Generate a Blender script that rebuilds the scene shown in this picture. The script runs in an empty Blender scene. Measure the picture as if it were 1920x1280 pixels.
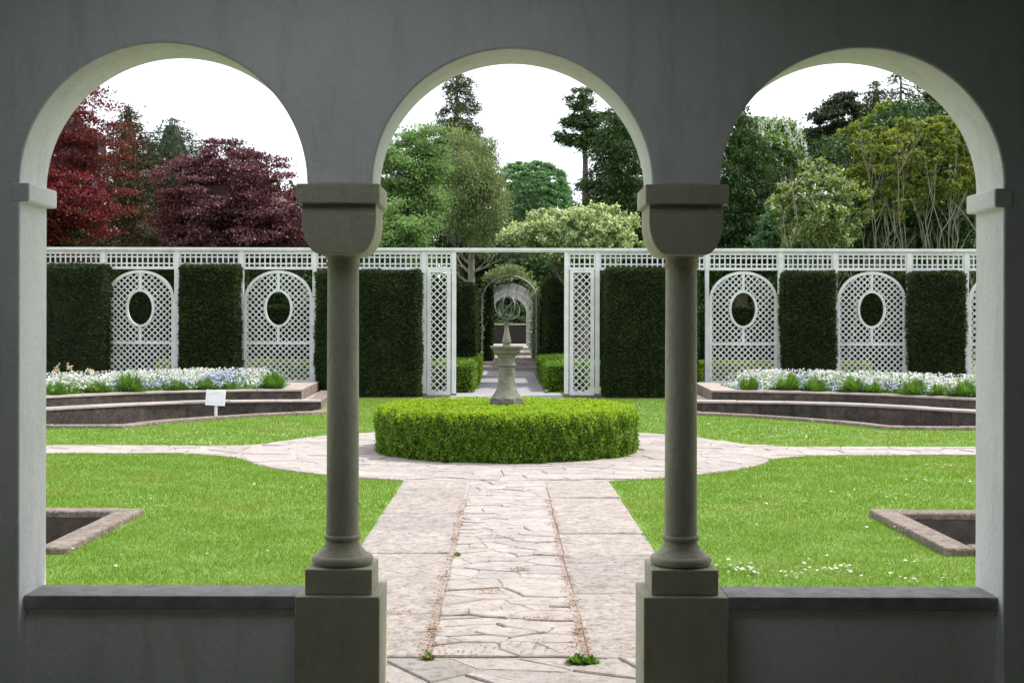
import bpy, bmesh, math, random
import numpy as np
from mathutils import Vector, Matrix
from mathutils.geometry import delaunay_2d_cdt
R = math.radians
random.seed(7)
rng = np.random.default_rng(7)
S = bpy.context.scene
COL = S.collection

# ---------------------------------------------------------------- camera
F = 2400.0; HX, HY = 950.0, 610.0; EYE = 1.6
cam = bpy.data.cameras.new('camera'); co = bpy.data.objects.new('camera', cam); COL.objects.link(co)
co.location = (0, 0, EYE); co.rotation_euler = (R(90), R(-0.12), 0)
cam.sensor_width = 36; cam.lens = 45
cam.shift_x = 10/1920; cam.shift_y = -30/1920
cam.clip_start = .05; cam.clip_end = 900
S.camera = co
# ---------------------------------------------------------------- world, sun, exposure
SUN_EL, SUN_AZ = R(57), R(74)            # azimuth from +Y towards +X
w = bpy.data.worlds.new('World'); S.world = w; w.use_nodes = True
nt = w.node_tree; nt.nodes.clear()
wo = nt.nodes.new('ShaderNodeOutputWorld'); bg = nt.nodes.new('ShaderNodeBackground')
sky = nt.nodes.new('ShaderNodeTexSky'); sky.sky_type = 'NISHITA'; sky.sun_disc = False
sky.sun_elevation = SUN_EL; sky.sun_rotation = SUN_AZ; sky.dust_density = 3.0; sky.air_density = 1.0
tc = nt.nodes.new('ShaderNodeTexCoord'); ns = nt.nodes.new('ShaderNodeTexNoise')
ns.inputs['Scale'].default_value = 2.2; ns.inputs['Detail'].default_value = 6
nt.links.new(tc.outputs['Generated'], ns.inputs['Vector'])
cr = nt.nodes.new('ShaderNodeMapRange'); cr.inputs[1].default_value = .3; cr.inputs[2].default_value = .7
cr.inputs[3].default_value = .72; cr.inputs[4].default_value = .95
nt.links.new(ns.outputs['Fac'], cr.inputs[0])
mx = nt.nodes.new('ShaderNodeMix'); mx.data_type = 'RGBA'; mx.inputs[7].default_value = (13.6, 14.1, 15.0, 1)
nt.links.new(cr.outputs[0], mx.inputs[0]); nt.links.new(sky.outputs[0], mx.inputs[6])
nt.links.new(mx.outputs[2], bg.inputs[0]); bg.inputs[1].default_value = .1
nt.links.new(bg.outputs[0], wo.inputs[0])
sl = bpy.data.lights.new('sun', 'SUN'); sl.energy = 3.7; sl.angle = R(.6); sl.color = (1, .955, .88)
so = bpy.data.objects.new('sun', sl); COL.objects.link(so)
sd = Vector((math.sin(SUN_AZ)*math.cos(SUN_EL), math.cos(SUN_AZ)*math.cos(SUN_EL), math.sin(SUN_EL)))
so.rotation_euler = sd.to_track_quat('Z', 'Y').to_euler(); so.location = (20, 20, 40)
vs = S.view_settings; vs.view_transform = 'Standard'; vs.look = 'None'; vs.exposure = 0.36; vs.gamma = 1
vs.use_curve_mapping = False

# ---------------------------------------------------------------- helpers
def at(px, py, Y):                       # a place in the garden from where it shows, Y metres away
    return ((px-HX)*Y/F, Y, EYE-(py-HY)*Y/F)

def tag(o, label=None, cat=None, group=None, kind=None):
    if label: o['label'] = label
    if cat: o['category'] = cat
    if group: o['group'] = group
    if kind: o['kind'] = kind
    return o

def link(name, me, mat=None, parent=None):
    o = bpy.data.objects.new(name, me); COL.objects.link(o)
    if mat and not me.materials: me.materials.append(mat)
    if parent: o.parent = parent
    return o

def empty(name, loc=(0, 0, 0)):
    o = bpy.data.objects.new(name, None); COL.objects.link(o); o.location = loc
    o.empty_display_size = .1
    return o

class MB:
    def __init__(s, o=(0, 0, 0)): s.v = []; s.f = []; s.o = o
    def add(s, vs_, fs):
        n = len(s.v); s.v += [tuple(v) for v in vs_]; s.f += [tuple(i+n for i in f) for f in fs]
    def box(s, a, b):
        x0, y0, z0 = a; x1, y1, z1 = b
        s.add([(x0,y0,z0),(x1,y0,z0),(x1,y1,z0),(x0,y1,z0),(x0,y0,z1),(x1,y0,z1),(x1,y1,z1),(x0,y1,z1)],
              [(0,3,2,1),(4,5,6,7),(0,1,5,4),(1,2,6,5),(2,3,7,6),(3,0,4,7)])
    def bar(s, p, q, w_, d):             # flat bar in the XZ plane between p and q
        p = Vector(p); q = Vector(q); t = (q-p).normalized(); n = t.cross(Vector((0, 1, 0))).normalized()*(w_/2)
        y = Vector((0, d/2, 0))
        c = [p-n-y, p+n-y, p+n+y, p-n+y, q-n-y, q+n-y, q+n+y, q-n+y]
        s.add(c, [(0,1,2,3),(7,6,5,4),(0,4,5,1),(1,5,6,2),(2,6,7,3),(3,7,4,0)])
    def tube(s, pts, rad, n=6, cap=True):
        pts = [Vector(p) for p in pts]; base = len(s.v); k = len(pts)
        for i, p in enumerate(pts):
            t = (pts[min(i+1, k-1)]-pts[max(i-1, 0)])
            t = t.normalized() if t.length > 1e-9 else Vector((0, 0, 1))
            u = t.cross(Vector((.31, .17, .93))); u = u.normalized() if u.length > .05 else t.orthogonal().normalized()
            v = t.cross(u); r = rad[i] if isinstance(rad, (list, tuple)) else rad
            for j in range(n):
                a = 2*math.pi*j/n; s.v.append(tuple(p+u*r*math.cos(a)+v*r*math.sin(a)))
        for i in range(k-1):
            for j in range(n):
                a = base+i*n+j; b = base+i*n+(j+1) % n; s.f.append((a, b, b+n, a+n))
        if cap:
            s.f.append(tuple(base+j for j in range(n))[::-1]); s.f.append(tuple(base+(k-1)*n+j for j in range(n)))
    def lathe(s, prof, c=(0, 0, 0), n=32, rot=0):
        base = len(s.v)
        for r, z in prof:
            for j in range(n):
                a = 2*math.pi*j/n+rot; s.v.append((c[0]+r*math.cos(a), c[1]+r*math.sin(a), c[2]+z))
        for i in range(len(prof)-1):
            for j in range(n):
                a = base+i*n+j; b = base+i*n+(j+1) % n; s.f.append((a, b, b+n, a+n))
        s.f.append(tuple(base+j for j in range(n))[::-1]); s.f.append(tuple(base+(len(prof)-1)*n+j for j in range(n)))
    def prism(s, poly, z0, z1, bev=0):   # poly in XY, counter-clockwise
        n = len(poly); cx = sum(p[0] for p in poly)/n; cy = sum(p[1] for p in poly)/n
        rings = [[(x, y, z0) for x, y in poly]]
        if bev:
            rings.append([(x, y, z1-bev) for x, y in poly])
            r = []
            for x, y in poly:
                d = math.hypot(x-cx, y-cy) or 1; k = 1-min(bev*1.3/d, .3); r.append((cx+(x-cx)*k, cy+(y-cy)*k, z1))
            rings.append(r)
        else: rings.append([(x, y, z1) for x, y in poly])
        vv = [v for r in rings for v in r]; ff = []
        for i in range(len(rings)-1):
            for j in range(n):
                a = i*n+j; b = i*n+(j+1) % n; ff.append((a, b, b+n, a+n))
        ff.append(tuple((len(rings)-1)*n+j for j in range(n)))
        s.add(vv, ff)
    def extrude_xz(s, poly, y0, y1):
        n = len(poly)
        s.add([(x, y0, z) for x, z in poly]+[(x, y1, z) for x, z in poly],
              [tuple(range(n)), tuple(range(2*n-1, n-1, -1))]+[(j, j+n, (j+1) % n+n, (j+1) % n) for j in range(n)])
    def build(s, name, mat, parent=None, smooth=None, bevel=None, fix=True):
        me = bpy.data.meshes.new(name)
        if s.o != (0, 0, 0): s.v = [(x-s.o[0], y-s.o[1], z-s.o[2]) for x, y, z in s.v]
        me.from_pydata(s.v, [], s.f)
        if fix:
            bm = bmesh.new(); bm.from_mesh(me); bmesh.ops.recalc_face_normals(bm, faces=bm.faces); bm.to_mesh(me); bm.free()
        me.validate()
        if smooth:
            me.polygons.foreach_set('use_smooth', [True]*len(me.polygons)); me.set_sharp_from_angle(angle=R(smooth))
        o = link(name, me, mat, parent)
        if s.o != (0, 0, 0): o.location = s.o
        if bevel:
            b = o.modifiers.new('bevel', 'BEVEL'); b.width = bevel; b.segments = 2; b.limit_method = 'ANGLE'; b.angle_limit = R(35)
        return o

def npmesh(name, V, loops_per, mat=None):
    """V (n*k,3) -> n separate polygons with k corners"""
    n = len(V)//loops_per; me = bpy.data.meshes.new(name)
    me.vertices.add(len(V)); me.vertices.foreach_set('co', V.astype(np.float32).ravel())
    me.loops.add(len(V)); me.loops.foreach_set('vertex_index', np.arange(len(V), dtype=np.int32))
    me.polygons.add(n); me.polygons.foreach_set('loop_start', np.arange(0, len(V), loops_per, dtype=np.int32))
    me.update(calc_edges=True)
    if mat: me.materials.append(mat)
    return me

def unit(a): return a/np.maximum(np.linalg.norm(a, axis=1, keepdims=True), 1e-9)

def leaves(P, L, W, nrm=None, k=.6, axis=None):
    """rhombic leaves at P; nrm = preferred normal, k = how random; returns V for npmesh(4)"""
    n = len(P); r = unit(rng.normal(size=(n, 3)))
    N = r if nrm is None else unit(np.asarray(nrm)*(1-k)+r*k)
    t = rng.normal(size=(n, 3)) if axis is None else np.asarray(axis)+rng.normal(size=(n, 3))*.35
    t = unit(t-N*np.sum(t*N, axis=1, keepdims=True)); b = np.cross(N, t)
    s = rng.uniform(.65, 1.25, (n, 1)); L = L*s; W = W*s
    V = np.stack([P-t*L/2, P+b*W/2, P+t*L/2, P-b*W/2], axis=1)
    return V.reshape(-1, 3)

# ---------------------------------------------------------------- materials
def nodes(name):
    m = bpy.data.materials.new(name); m.use_nodes = True; t = m.node_tree
    return m, t, t.nodes['Principled BSDF']

def noise(t, scale, detail=5, rough=.55, vec='Object', stretch=None):
    c = t.nodes.new('ShaderNodeTexCoord'); n = t.nodes.new('ShaderNodeTexNoise')
    n.inputs['Scale'].default_value = scale; n.inputs['Detail'].default_value = detail; n.inputs['Roughness'].default_value = rough
    if vec == 'World':
        g = t.nodes.new('ShaderNodeNewGeometry'); src = g.outputs['Position']
    else: src = c.outputs[vec]
    if stretch:
        mp = t.nodes.new('ShaderNodeMapping'); mp.inputs['Scale'].default_value = stretch
        t.links.new(src, mp.inputs[0]); src = mp.outputs[0]
    t.links.new(src, n.inputs['Vector'])
    return n.outputs['Fac']

def ramp(t, fac, stops):
    r = t.nodes.new('ShaderNodeValToRGB'); e = r.color_ramp.elements
    e[0].position, e[0].color = stops[0][0], (*stops[0][1], 1)
    e[1].position, e[1].color = stops[-1][0], (*stops[-1][1], 1)
    for p, c in stops[1:-1]:
        x = e.new(p); x.color = (*c, 1)
    t.links.new(fac, r.inputs[0]); return r.outputs[0]

def mix(t, fac, a, b, mode='MIX'):
    m = t.nodes.new('ShaderNodeMix'); m.data_type = 'RGBA'; m.blend_type = mode
    for i, x in ((0, fac), (6, a), (7, b)):
        if hasattr(x, 'links'): t.links.new(x, m.inputs[i])
        elif i == 0: m.inputs[0].default_value = x
        else: m.inputs[i].default_value = (*x, 1)
    return m.outputs[2]

def bump(t, b, fac, strength, dist=.01):
    n = t.nodes.new('ShaderNodeBump'); n.inputs['Strength'].default_value = strength; n.inputs['Distance'].default_value = dist
    t.links.new(fac, n.inputs['Height']); t.links.new(n.outputs[0], b.inputs['Normal'])

def plaster(name, c0, c1, bs=.5):
    m, t, b = nodes(name); b.inputs['Roughness'].default_value = .85
    a = ramp(t, noise(t, 1.6, 8, .62), [(.3, c0), (.7, c1)])
    st = ramp(t, noise(t, 9, 6, .7, stretch=(1, 1, .25)), [(.50, (1, 1, 1)), (.74, (.82, .83, .77))])
    sp = ramp(t, noise(t, 60, 3, .5), [(.66, (1, 1, 1)), (.73, (.58, .58, .52))])
    c = mix(t, 1, a, st, 'MULTIPLY'); c = mix(t, .6, c, sp, 'MULTIPLY')
    t.links.new(c, b.inputs['Base Color']); bump(t, b, noise(t, 30, 7, .68, stretch=(.7, 1, 1)), bs, .012); return m

def stone(name, c0, c1, sc=6, rnd=.35, bs=.6, thr=.6, bd=.008):
    m, t, b = nodes(name); b.inputs['Roughness'].default_value = .9
    a = ramp(t, noise(t, sc, 8, .65, 'World'), [(.3, c0), (.72, c1)])
    lich = ramp(t, noise(t, sc*3.1, 6, .7, 'World'), [(thr, (1, 1, 1)), (thr+.14, (.62, .6, .56))])
    c = mix(t, 1, a, lich, 'MULTIPLY')
    sp = ramp(t, noise(t, 120, 3, .6, 'World'), [(.35, (.72, .7, .68)), (.62, (1.08, 1.08, 1.08))])
    c = mix(t, .8, c, sp, 'MULTIPLY')
    oi = t.nodes.new('ShaderNodeObjectInfo')
    r = ramp(t, oi.outputs['Random'], [(0, (1-rnd, 1-rnd, 1-rnd)), (.5, (1, .98, .96)), (1, (1, 1, 1))])
    c = mix(t, 1, c, r, 'MULTIPLY')
    t.links.new(c, b.inputs['Base Color']); bump(t, b, noise(t, 30, 7, .7, 'World'), bs, bd); return m

def leafmat(name, cols, trans=.35, rough=.55, patch=None, psc=.8, spec=.3, tint=(1.25, 1.35, .7)):
    m, t, b = nodes(name)
    g = t.nodes.new('ShaderNodeNewGeometry')
    n = len(cols); c = ramp(t, g.outputs['Random Per Island'], [(i/(n-1), x) for i, x in enumerate(cols)])
    if patch:
        c = mix(t, ramp(t, noise(t, psc, 4, .6), [(.50, (0, 0, 0)), (.62, (1, 1, 1))]), c, patch)
    t.links.new(c, b.inputs['Base Color']); b.inputs['Roughness'].default_value = rough
    b.inputs['Specular IOR Level'].default_value = spec
    tr = t.nodes.new('ShaderNodeBsdfTranslucent'); ms = t.nodes.new('ShaderNodeMixShader'); ms.inputs[0].default_value = trans
    c2 = mix(t, 1, c, tint, 'MULTIPLY'); t.links.new(c2, tr.inputs[0])
    t.links.new(b.outputs[0], ms.inputs[1]); t.links.new(tr.outputs[0], ms.inputs[2])
    t.links.new(ms.outputs[0], t.nodes['Material Output'].inputs[0]); return m

def plain(name, c0, c1, sc=8, rough=.85, bs=.3, metal=0, bd=.01):
    m, t, b = nodes(name); b.inputs['Roughness'].default_value = rough; b.inputs['Metallic'].default_value = metal
    t.links.new(ramp(t, noise(t, sc, 7, .65, 'World'), [(.3, c0), (.7, c1)]), b.inputs['Base Color'])
    if bs: bump(t, b, noise(t, sc*6, 6, .7, 'World'), bs, bd)
    return m

M = {}
M['plaster'] = plaster('white_plaster', (.79, .795, .79), (.875, .88, .88))
M['dressed'] = plaster('cream_stone', (.40, .385, .28), (.64, .615, .47), .8)
M['sill'] = plain('weathered_sill', (.24, .23, .225), (.42, .41, .40), 16, .85, .5)
M['flag'] = stone('pale_pink_flagstone', (.32, .275, .26), (.46, .42, .405), thr=.53, rnd=.16)
M['slab'] = stone('pink_slab', (.275, .24, .225), (.455, .41, .385), sc=8, thr=.47, bs=1, rnd=.14)
M['grey_flag'] = stone('grey_flagstone', (.29, .265, .25), (.42, .385, .365), thr=.5, rnd=.2)
M['mortar'] = plain('sandy_joint', (.28, .23, .20), (.44, .39, .355), 20, .95, .8)
M['wall_stone'] = stone('dark_terrace_stone', (.045, .038, .032), (.14, .115, .098), sc=4, rnd=.3, thr=.45, bs=1, bd=.04)
M['coping'] = stone('pale_coping', (.31, .26, .24), (.46, .41, .38), sc=5, rnd=.2)
M['kerb'] = stone('mossy_kerb', (.19, .155, .13), (.40, .33, .28), sc=9, rnd=.2, bs=1, thr=.46, bd=.03)
M['soil'] = plain('dark_soil', (.05, .035, .025), (.11, .08, .06), 9, .95, 1)
M['lawn'] = plain('mown_lawn', (.095, .175, .018), (.15, .245, .032), 3.0, .9, .8)
M['gravel'] = plain('grey_path', (.24, .24, .25), (.35, .34, .35), 30, .95, .5)
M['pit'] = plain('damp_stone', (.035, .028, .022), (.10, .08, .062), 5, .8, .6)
M['paint'] = plain('white_paint', (.56, .58, .55), (.76, .78, .76), 4, .5, .08)
M['signw'] = plain('sign_white', (.80, .80, .82), (.86, .86, .86), 5, .5, 0)
M['signg'] = plain('sign_grey', (.60, .60, .62), (.66, .66, .68), 5, .5, 0)
M['fount'] = stone('fountain_stone', (.10, .105, .075), (.25, .245, .20), sc=9, rnd=0, bs=.8)
M['kerb_dark'] = stone('dark_rough_stone', (.07, .065, .055), (.20, .18, .16), sc=14, rnd=0, bs=1, thr=.48)
M['dark_wall'] = plain('dark_wall', (.012, .011, .010), (.03, .027, .024), 5, .9, .5)
M['metal'] = plain('grey_metal', (.18, .18, .18), (.42, .42, .42), 9, .7, .1, 0)
M['bronze'] = plain('dark_bronze', (.03, .03, .03), (.12, .12, .11), 16, .55, .1, .2)
M['bark'] = plain('bark', (.07, .055, .045), (.17, .14, .115), 6, .95, 1)
M['palebark'] = plain('pale_bark', (.16, .145, .11), (.32, .30, .24), 6, .9, .6)
M['litter'] = leafmat('fallen_petals', [(.22, .10, .06), (.34, .19, .12), (.2, .12, .07)], .1)
M['water'] = None
m, t, b = nodes('still_water'); b.inputs['Base Color'].default_value = (.05, .045, .035, 1); b.inputs['Roughness'].default_value = .08
bump(t, b, noise(t, 5, 3, .5, 'World'), .15, .01); M['water'] = m
# foliage
M['grass'] = leafmat('grass_blade', [(.10, .185, .016), (.155, .265, .028), (.225, .345, .052)], .4, .6, (.20, .265, .045), .5, .2)
M['box'] = leafmat('box_leaf', [(.05, .12, .010), (.125, .24, .018), (.24, .36, .035)], .36, .5)
M['box_sunlit'] = leafmat('box_sunlit_growth', [(.20, .31, .014), (.31, .45, .02), (.42, .53, .035)], .45, .5)  # sunlight on hedge tops painted in as yellower leaves, along with new growth
M['yew'] = leafmat('yew_leaf', [(.010, .022, .007), (.022, .042, .012), (.05, .068, .018)], .25, .6, (.045, .062, .016), 1.3, .15)
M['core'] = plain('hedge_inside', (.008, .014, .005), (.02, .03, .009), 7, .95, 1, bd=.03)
M['red'] = leafmat('copper_leaf', [(.08, .008, .012), (.155, .017, .024), (.25, .05, .055)], .42, .4, (.10, .035, .02), .35, .35, (1.3, .9, .8))
M['redgreen'] = leafmat('green_leaf_mix', [(.05, .09, .02), (.09, .15, .03)], .4)
M['purple'] = leafmat('purple_leaf', [(.055, .016, .024), (.11, .036, .046), (.23, .13, .145)], .38, .4, (.10, .02, .026), .4, .4, (1.3, .9, .9))
M['con_brown'] = leafmat('brownish_needles', [(.018, .028, .012), (.05, .045, .016), (.09, .05, .018)], .2, .6)
M['con_dark'] = leafmat('dark_needles', [(.016, .03, .018), (.03, .05, .024), (.05, .075, .03)], .2, .6)
M['con_olive'] = leafmat('olive_needles', [(.03, .045, .02), (.06, .08, .032), (.10, .12, .05)], .25, .6)
M['birch'] = leafmat('fresh_leaf', [(.08, .155, .05), (.15, .25, .09), (.25, .36, .16)], .5, .5)
M['weep'] = leafmat('olive_leaf', [(.13, .17, .075), (.20, .25, .115), (.30, .36, .19)], .4, .5)
M['dome'] = leafmat('dense_leaf', [(.06, .14, .06), (.12, .235, .11), (.22, .34, .18)], .42, .5)
M['ever'] = leafmat('evergreen_leaf', [(.018, .042, .014), (.038, .08, .022), (.08, .14, .036)], .3, .5)
M['cream'] = leafmat('cream_bract', [(.11, .19, .05), (.18, .28, .07), (.78, .78, .6), (.15, .24, .06), (.7, .72, .5)], .4, .5)
M['candle'] = leafmat('white_blossom', [(.55, .55, .45), (.75, .75, .68)], .3, tint=(1, 1, 1))
M['white'] = leafmat('white_petal', [(.55, .57, .50), (.70, .70, .66), (.80, .80, .80)], .3, tint=(1, 1, 1))
M['blue'] = leafmat('blue_petal', [(.32, .33, .62), (.48, .50, .74), (.6, .62, .8)], .3, tint=(1, 1, 1))
M['yellowf'] = leafmat('yellow_petal', [(.62, .55, .28), (.66, .5, .38)], .3, tint=(1, 1, 1))
M['herb'] = leafmat('herb_leaf', [(.06, .14, .02), (.12, .24, .04), (.20, .33, .08)], .45)
M['yg'] = leafmat('yellow_green_leaf', [(.09, .15, .02), (.17, .25, .03), (.27, .34, .05)], .4)
M['fleck'] = leafmat('flecked_leaf', [(.10, .16, .03), (.2, .27, .05), (.14, .2, .04), (.6, .62, .46), (.16, .23, .04)], .35)
M['rhodo'] = leafmat('rhododendron_leaf', [(.07, .12, .018), (.15, .21, .03), (.28, .33, .06), (.17, .10, .03)], .35)

# ---------------------------------------------------------------- outlines of the ground plan
RC = (0.0, 16.3); RO = 3.3; RI = 1.67        # round path round the box hedge
PW = 1.05; SP = (15.82, 16.84)               # half width of main path; side path
def circ(r, a0, a1, n, c=RC): return [(c[0]+r*math.cos(a0+(a1-a0)*i/n), c[1]+r*math.sin(a0+(a1-a0)*i/n)) for i in range(n+1)]
# pool / terrace lines on the left side (mirrored for the right)
LOW = [(-10.4, 18.6), (-9.0, 20.3), (-7.8, 21.75), (-6.6, 23.2), (-5.3, 24.0), (-3.52, 24.3)]
UP  = [(-10.9, 19.1), (-9.35, 20.8), (-8.1, 22.2), (-6.8, 23.7), (-5.4, 24.5), (-3.98, 24.85)]
RIM = [(-10.2, 19.55), (-8.0, 19.6), (-5.85, 19.75), (-5.5, 20.6), (-5.0, 21.4), (-4.2, 22.3), (-3.3, 22.9), (-3.1, 24.0)]
def smooth_line(P, n=5):
    out = []
    for i in range(len(P)-1):
        p0 = P[max(i-1, 0)]; p1 = P[i]; p2 = P[i+1]; p3 = P[min(i+2, len(P)-1)]
        for j in range(n):
            t_ = j/n
            out.append(tuple(.5*((2*p1[k])+(-p0[k]+p2[k])*t_+(2*p0[k]-5*p1[k]+4*p2[k]-p3[k])*t_**2+(-p0[k]+3*p1[k]-3*p2[k]+p3[k])*t_**3) for k in (0, 1)))
    out.append(P[-1]); return out
LOW = smooth_line(LOW, 4); UP = smooth_line(UP, 4); RIM = RIM[:3]+smooth_line(RIM[2:7], 4)[1:]+[RIM[-1]]
def mir(P, s): return [(x*s*-1 if s > 0 else x, y) for x, y in P]     # s=+1: right side
def side(P, s): return P if s < 0 else [(-x, y) for x, y in P]
PIT = (3.06, 5.9, 8.9, 10.82)                # |x0|,|x1|,y0,y1 outer edge of kerb
POOL = LOW+[(-3.3, 24.2)]+RIM[::-1]

def inpoly(x, y, P):
    c = np.zeros(len(x), bool); n = len(P)
    for i in range(n):
        x1, y1 = P[i]; x2, y2 = P[(i+1) % n]
        if y1 == y2: continue
        c ^= ((y1 > y) != (y2 > y)) & (x < (x2-x1)*(y-y1)/(y2-y1)+x1)
    return c

FR = 1.1; FD = math.sqrt((RO+FR)**2-(.51+FR)**2)
def in_flare(x, y):                          # paving that eases the side path into the ring
    ax, ay = np.abs(x), np.abs(y-16.3)
    return (ax < FD) & (ay < (.51+FR)*ax/FD) & (np.hypot(ax-FD, ay-.51-FR) > FR)
def sheet(name, outer, holes, z, mat, parent=None):
    pts = []; edges = []
    for lp in [outer]+holes:
        b0 = len(pts); pts += [Vector(p) for p in lp]; n = len(lp)
        edges += [(b0+i, b0+(i+1) % n) for i in range(n)]
    v, e, f, *_ = delaunay_2d_cdt(pts, edges, [], 1, 1e-5)
    cx = np.array([sum(v[i].x for i in q)/len(q) for q in f]); cy = np.array([sum(v[i].y for i in q)/len(q) for q in f])
    bad = np.zeros(len(f), bool)
    for h in holes: bad |= inpoly(cx, cy, h)
    me = bpy.data.meshes.new(name); me.from_pydata([(p.x, p.y, z) for p in v], [], [tuple(q) for q, k in zip(f, bad) if not k])
    bm = bmesh.new(); bm.from_mesh(me); bmesh.ops.recalc_face_normals(bm, faces=bm.faces)
    if bm.faces and sum(q.normal.z for q in bm.faces) < 0: bmesh.ops.reverse_faces(bm, faces=bm.faces)
    bm.to_mesh(me); bm.free()
    return link(name, me, mat, parent)

# ---------------------------------------------------------------- the ground
pit_in = {}
holes = []
for s in (-1, 1):
    a, b_, c, d = PIT; k = .2
    q = [(s*(a+k), c+k), (s*(b_-k), c+k), (s*(b_-k), d-k), (s*(a+k), d-k)]
    pit_in[s] = q; holes.append(q); holes.append(side(POOL, s))
tag(sheet('lawn', [(-400, 4.4), (400, 4.4), (400, 700), (-400, 700)], holes, 0, M['lawn']), kind='structure')
tag(sheet('ground', [(-400, -300), (400, -300), (400, 4.4), (-400, 4.4)], [], -.01, M['soil']), kind='structure')

# ---- paving: stones one by one
def voronoi(box, n, seed, ax=1.0, relax=2):
    r = np.random.default_rng(seed); x0, x1, y0, y1 = box
    P = np.stack([r.uniform(x0, x1, n), r.uniform(y0, y1, n)], 1)
    def cells(P):
        out = []
        for i, p in enumerate(P):
            poly = [(x0, y0), (x1, y0), (x1, y1), (x0, y1)]
            d = ((P-p)*[1, ax])**2; o = np.argsort(d.sum(1))[1:18]
            for j in o:
                qx, qy = P[j]; nx, ny = qx-p[0], (qy-p[1])*ax*ax; mxx, my = (qx+p[0])/2, (qy+p[1])/2; new = []
                for k in range(len(poly)):
                    a = poly[k]; b2 = poly[(k+1) % len(poly)]
                    da = (a[0]-mxx)*nx+(a[1]-my)*ny; db = (b2[0]-mxx)*nx+(b2[1]-my)*ny
                    if da <= 0: new.append(a)
                    if (da < 0) != (db < 0) and abs(da-db) > 1e-12:
                        t_ = da/(da-db); new.append((a[0]+(b2[0]-a[0])*t_, a[1]+(b2[1]-a[1])*t_))
                poly = new
                if len(poly) < 3: break
            out.append(poly)
        return out
    for _ in range(relax):
        c = cells(P)
        for i, poly in enumerate(c):
            if len(poly) >= 3: P[i] = P[i]*.45+np.mean(poly, axis=0)*.55
    return cells(P)

def area(p): return .5*sum(p[i][0]*p[(i+1) % len(p)][1]-p[(i+1) % len(p)][0]*p[i][1] for i in range(len(p)))
def clip(poly, keep):                        # keep(x,y)>0
    out = []
    for k in range(len(poly)):
        a = poly[k]; b2 = poly[(k+1) % len(poly)]; da, db = keep(*a), keep(*b2)
        if da >= 0: out.append(a)
        if (da < 0) != (db < 0):
            t_ = da/(da-db); out.append((a[0]+(b2[0]-a[0])*t_, a[1]+(b2[1]-a[1])*t_))
    return out

def lay(poly, gap, rnd, parent, mat, z=.0, name='flagstone', jit=.006):
    if len(poly) < 3: return
    if area(poly) < 0: poly = poly[::-1]
    if area(poly) < .004: return
    cx = sum(p[0] for p in poly)/len(poly); cy = sum(p[1] for p in poly)/len(poly)
    out = []
    for i, (x, y) in enumerate(poly):
        d = math.hypot(x-cx, y-cy); k = 1-min(gap/max(d, .01), .4)
        x2, y2 = poly[(i+1) % len(poly)]
        out.append((cx+(x-cx)*k, cy+(y-cy)*k))
        if math.hypot(x2-x, y2-y) > .1:
            f = rnd.uniform(.3, .7); mx_, my = x+(x2-x)*f, y+(y2-y)*f; k2 = 1-min(gap/max(math.hypot(mx_-cx, my-cy), .01), .4)
            out.append((cx+(mx_-cx)*k2+rnd.uniform(-jit, jit), cy+(my-cy)*k2+rnd.uniform(-jit, jit)))
    mb = MB((cx, cy, z)); h = .015+rnd.uniform(-.005, .006)
    mb.prism(out, z-.02, z+h, .006); o = mb.build(name, mat, parent, fix=False)
    o.rotation_euler = (rnd.uniform(-.008, .008), rnd.uniform(-.008, .008), 0)
    return o

rnd = random.Random(3)
path = tag(sheet('garden_path', [(-PW, 6.12), (PW, 6.12), (PW, 13.15), (-PW, 13.15)], [], .006, M['mortar']), kind='structure')
for p in voronoi((-.37, .37, 6.14, 13.1), 150, 11, 1.5, 0): lay(p, .006, rnd, path, M['flag'])
joints = {-1: [6.12, 7.05, 8.0, 8.93, 9.87, 10.8, 11.7, 12.5, 13.1], 1: [6.12, 7.6, 8.85, 9.75, 10.9, 11.8, 12.6, 13.1]}
for s in (-1, 1):
    J = joints[s]
    for i in range(len(J)-1):
        x0, x1 = sorted((s*.385, s*PW*(1 if i % 2 else .985)))
        lay([(x0+(.012 if s > 0 else 0), J[i]), (x1, J[i]), (x1, J[i+1]), (x0, J[i+1])], .008, rnd, path, M['slab'], name='paving_slab', jit=.01)
th = tag(sheet('threshold_paving', [(-1.9, 4.4), (1.9, 4.4), (1.9, 6.1), (-1.9, 6.12)], [], .0065, M['mortar']), kind='structure')
for p in voronoi((-1.88, 1.88, 4.6, 6.115), 90, 5, 1.3, 0): lay(p, .01, rnd, th, random.Random(len(p)*7+int(abs(p[0][0])*100)).choice([M['flag'], M['flag'], M['grey_flag']]))
ring = tag(sheet('circular_path', circ(RO+.02, 0, 2*math.pi, 64)[:-1], [circ(RI-.15, 0, 2*math.pi, 48)[:-1]], .005, M['mortar']), kind='structure')
for sx in (-1, 1):
    for sy in (-1, 1):
        fcx, fcy = sx*FD, 16.3+sy*(.51+FR); a0 = math.atan2(-sy, 0); a1 = math.atan2(16.3-fcy, -fcx)
        if a1-a0 > math.pi: a1 -= 2*math.pi
        if a1-a0 < -math.pi: a1 += 2*math.pi
        q = [(fcx+FR*math.cos(a0+(a1-a0)*i/14), fcy+FR*math.sin(a0+(a1-a0)*i/14)) for i in range(15)]+[(sx*2.6, 16.3)]
        tag(sheet('path_flare', q, [], .0045+.0004*(sx+2*sy), M['mortar']), kind='structure')
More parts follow.
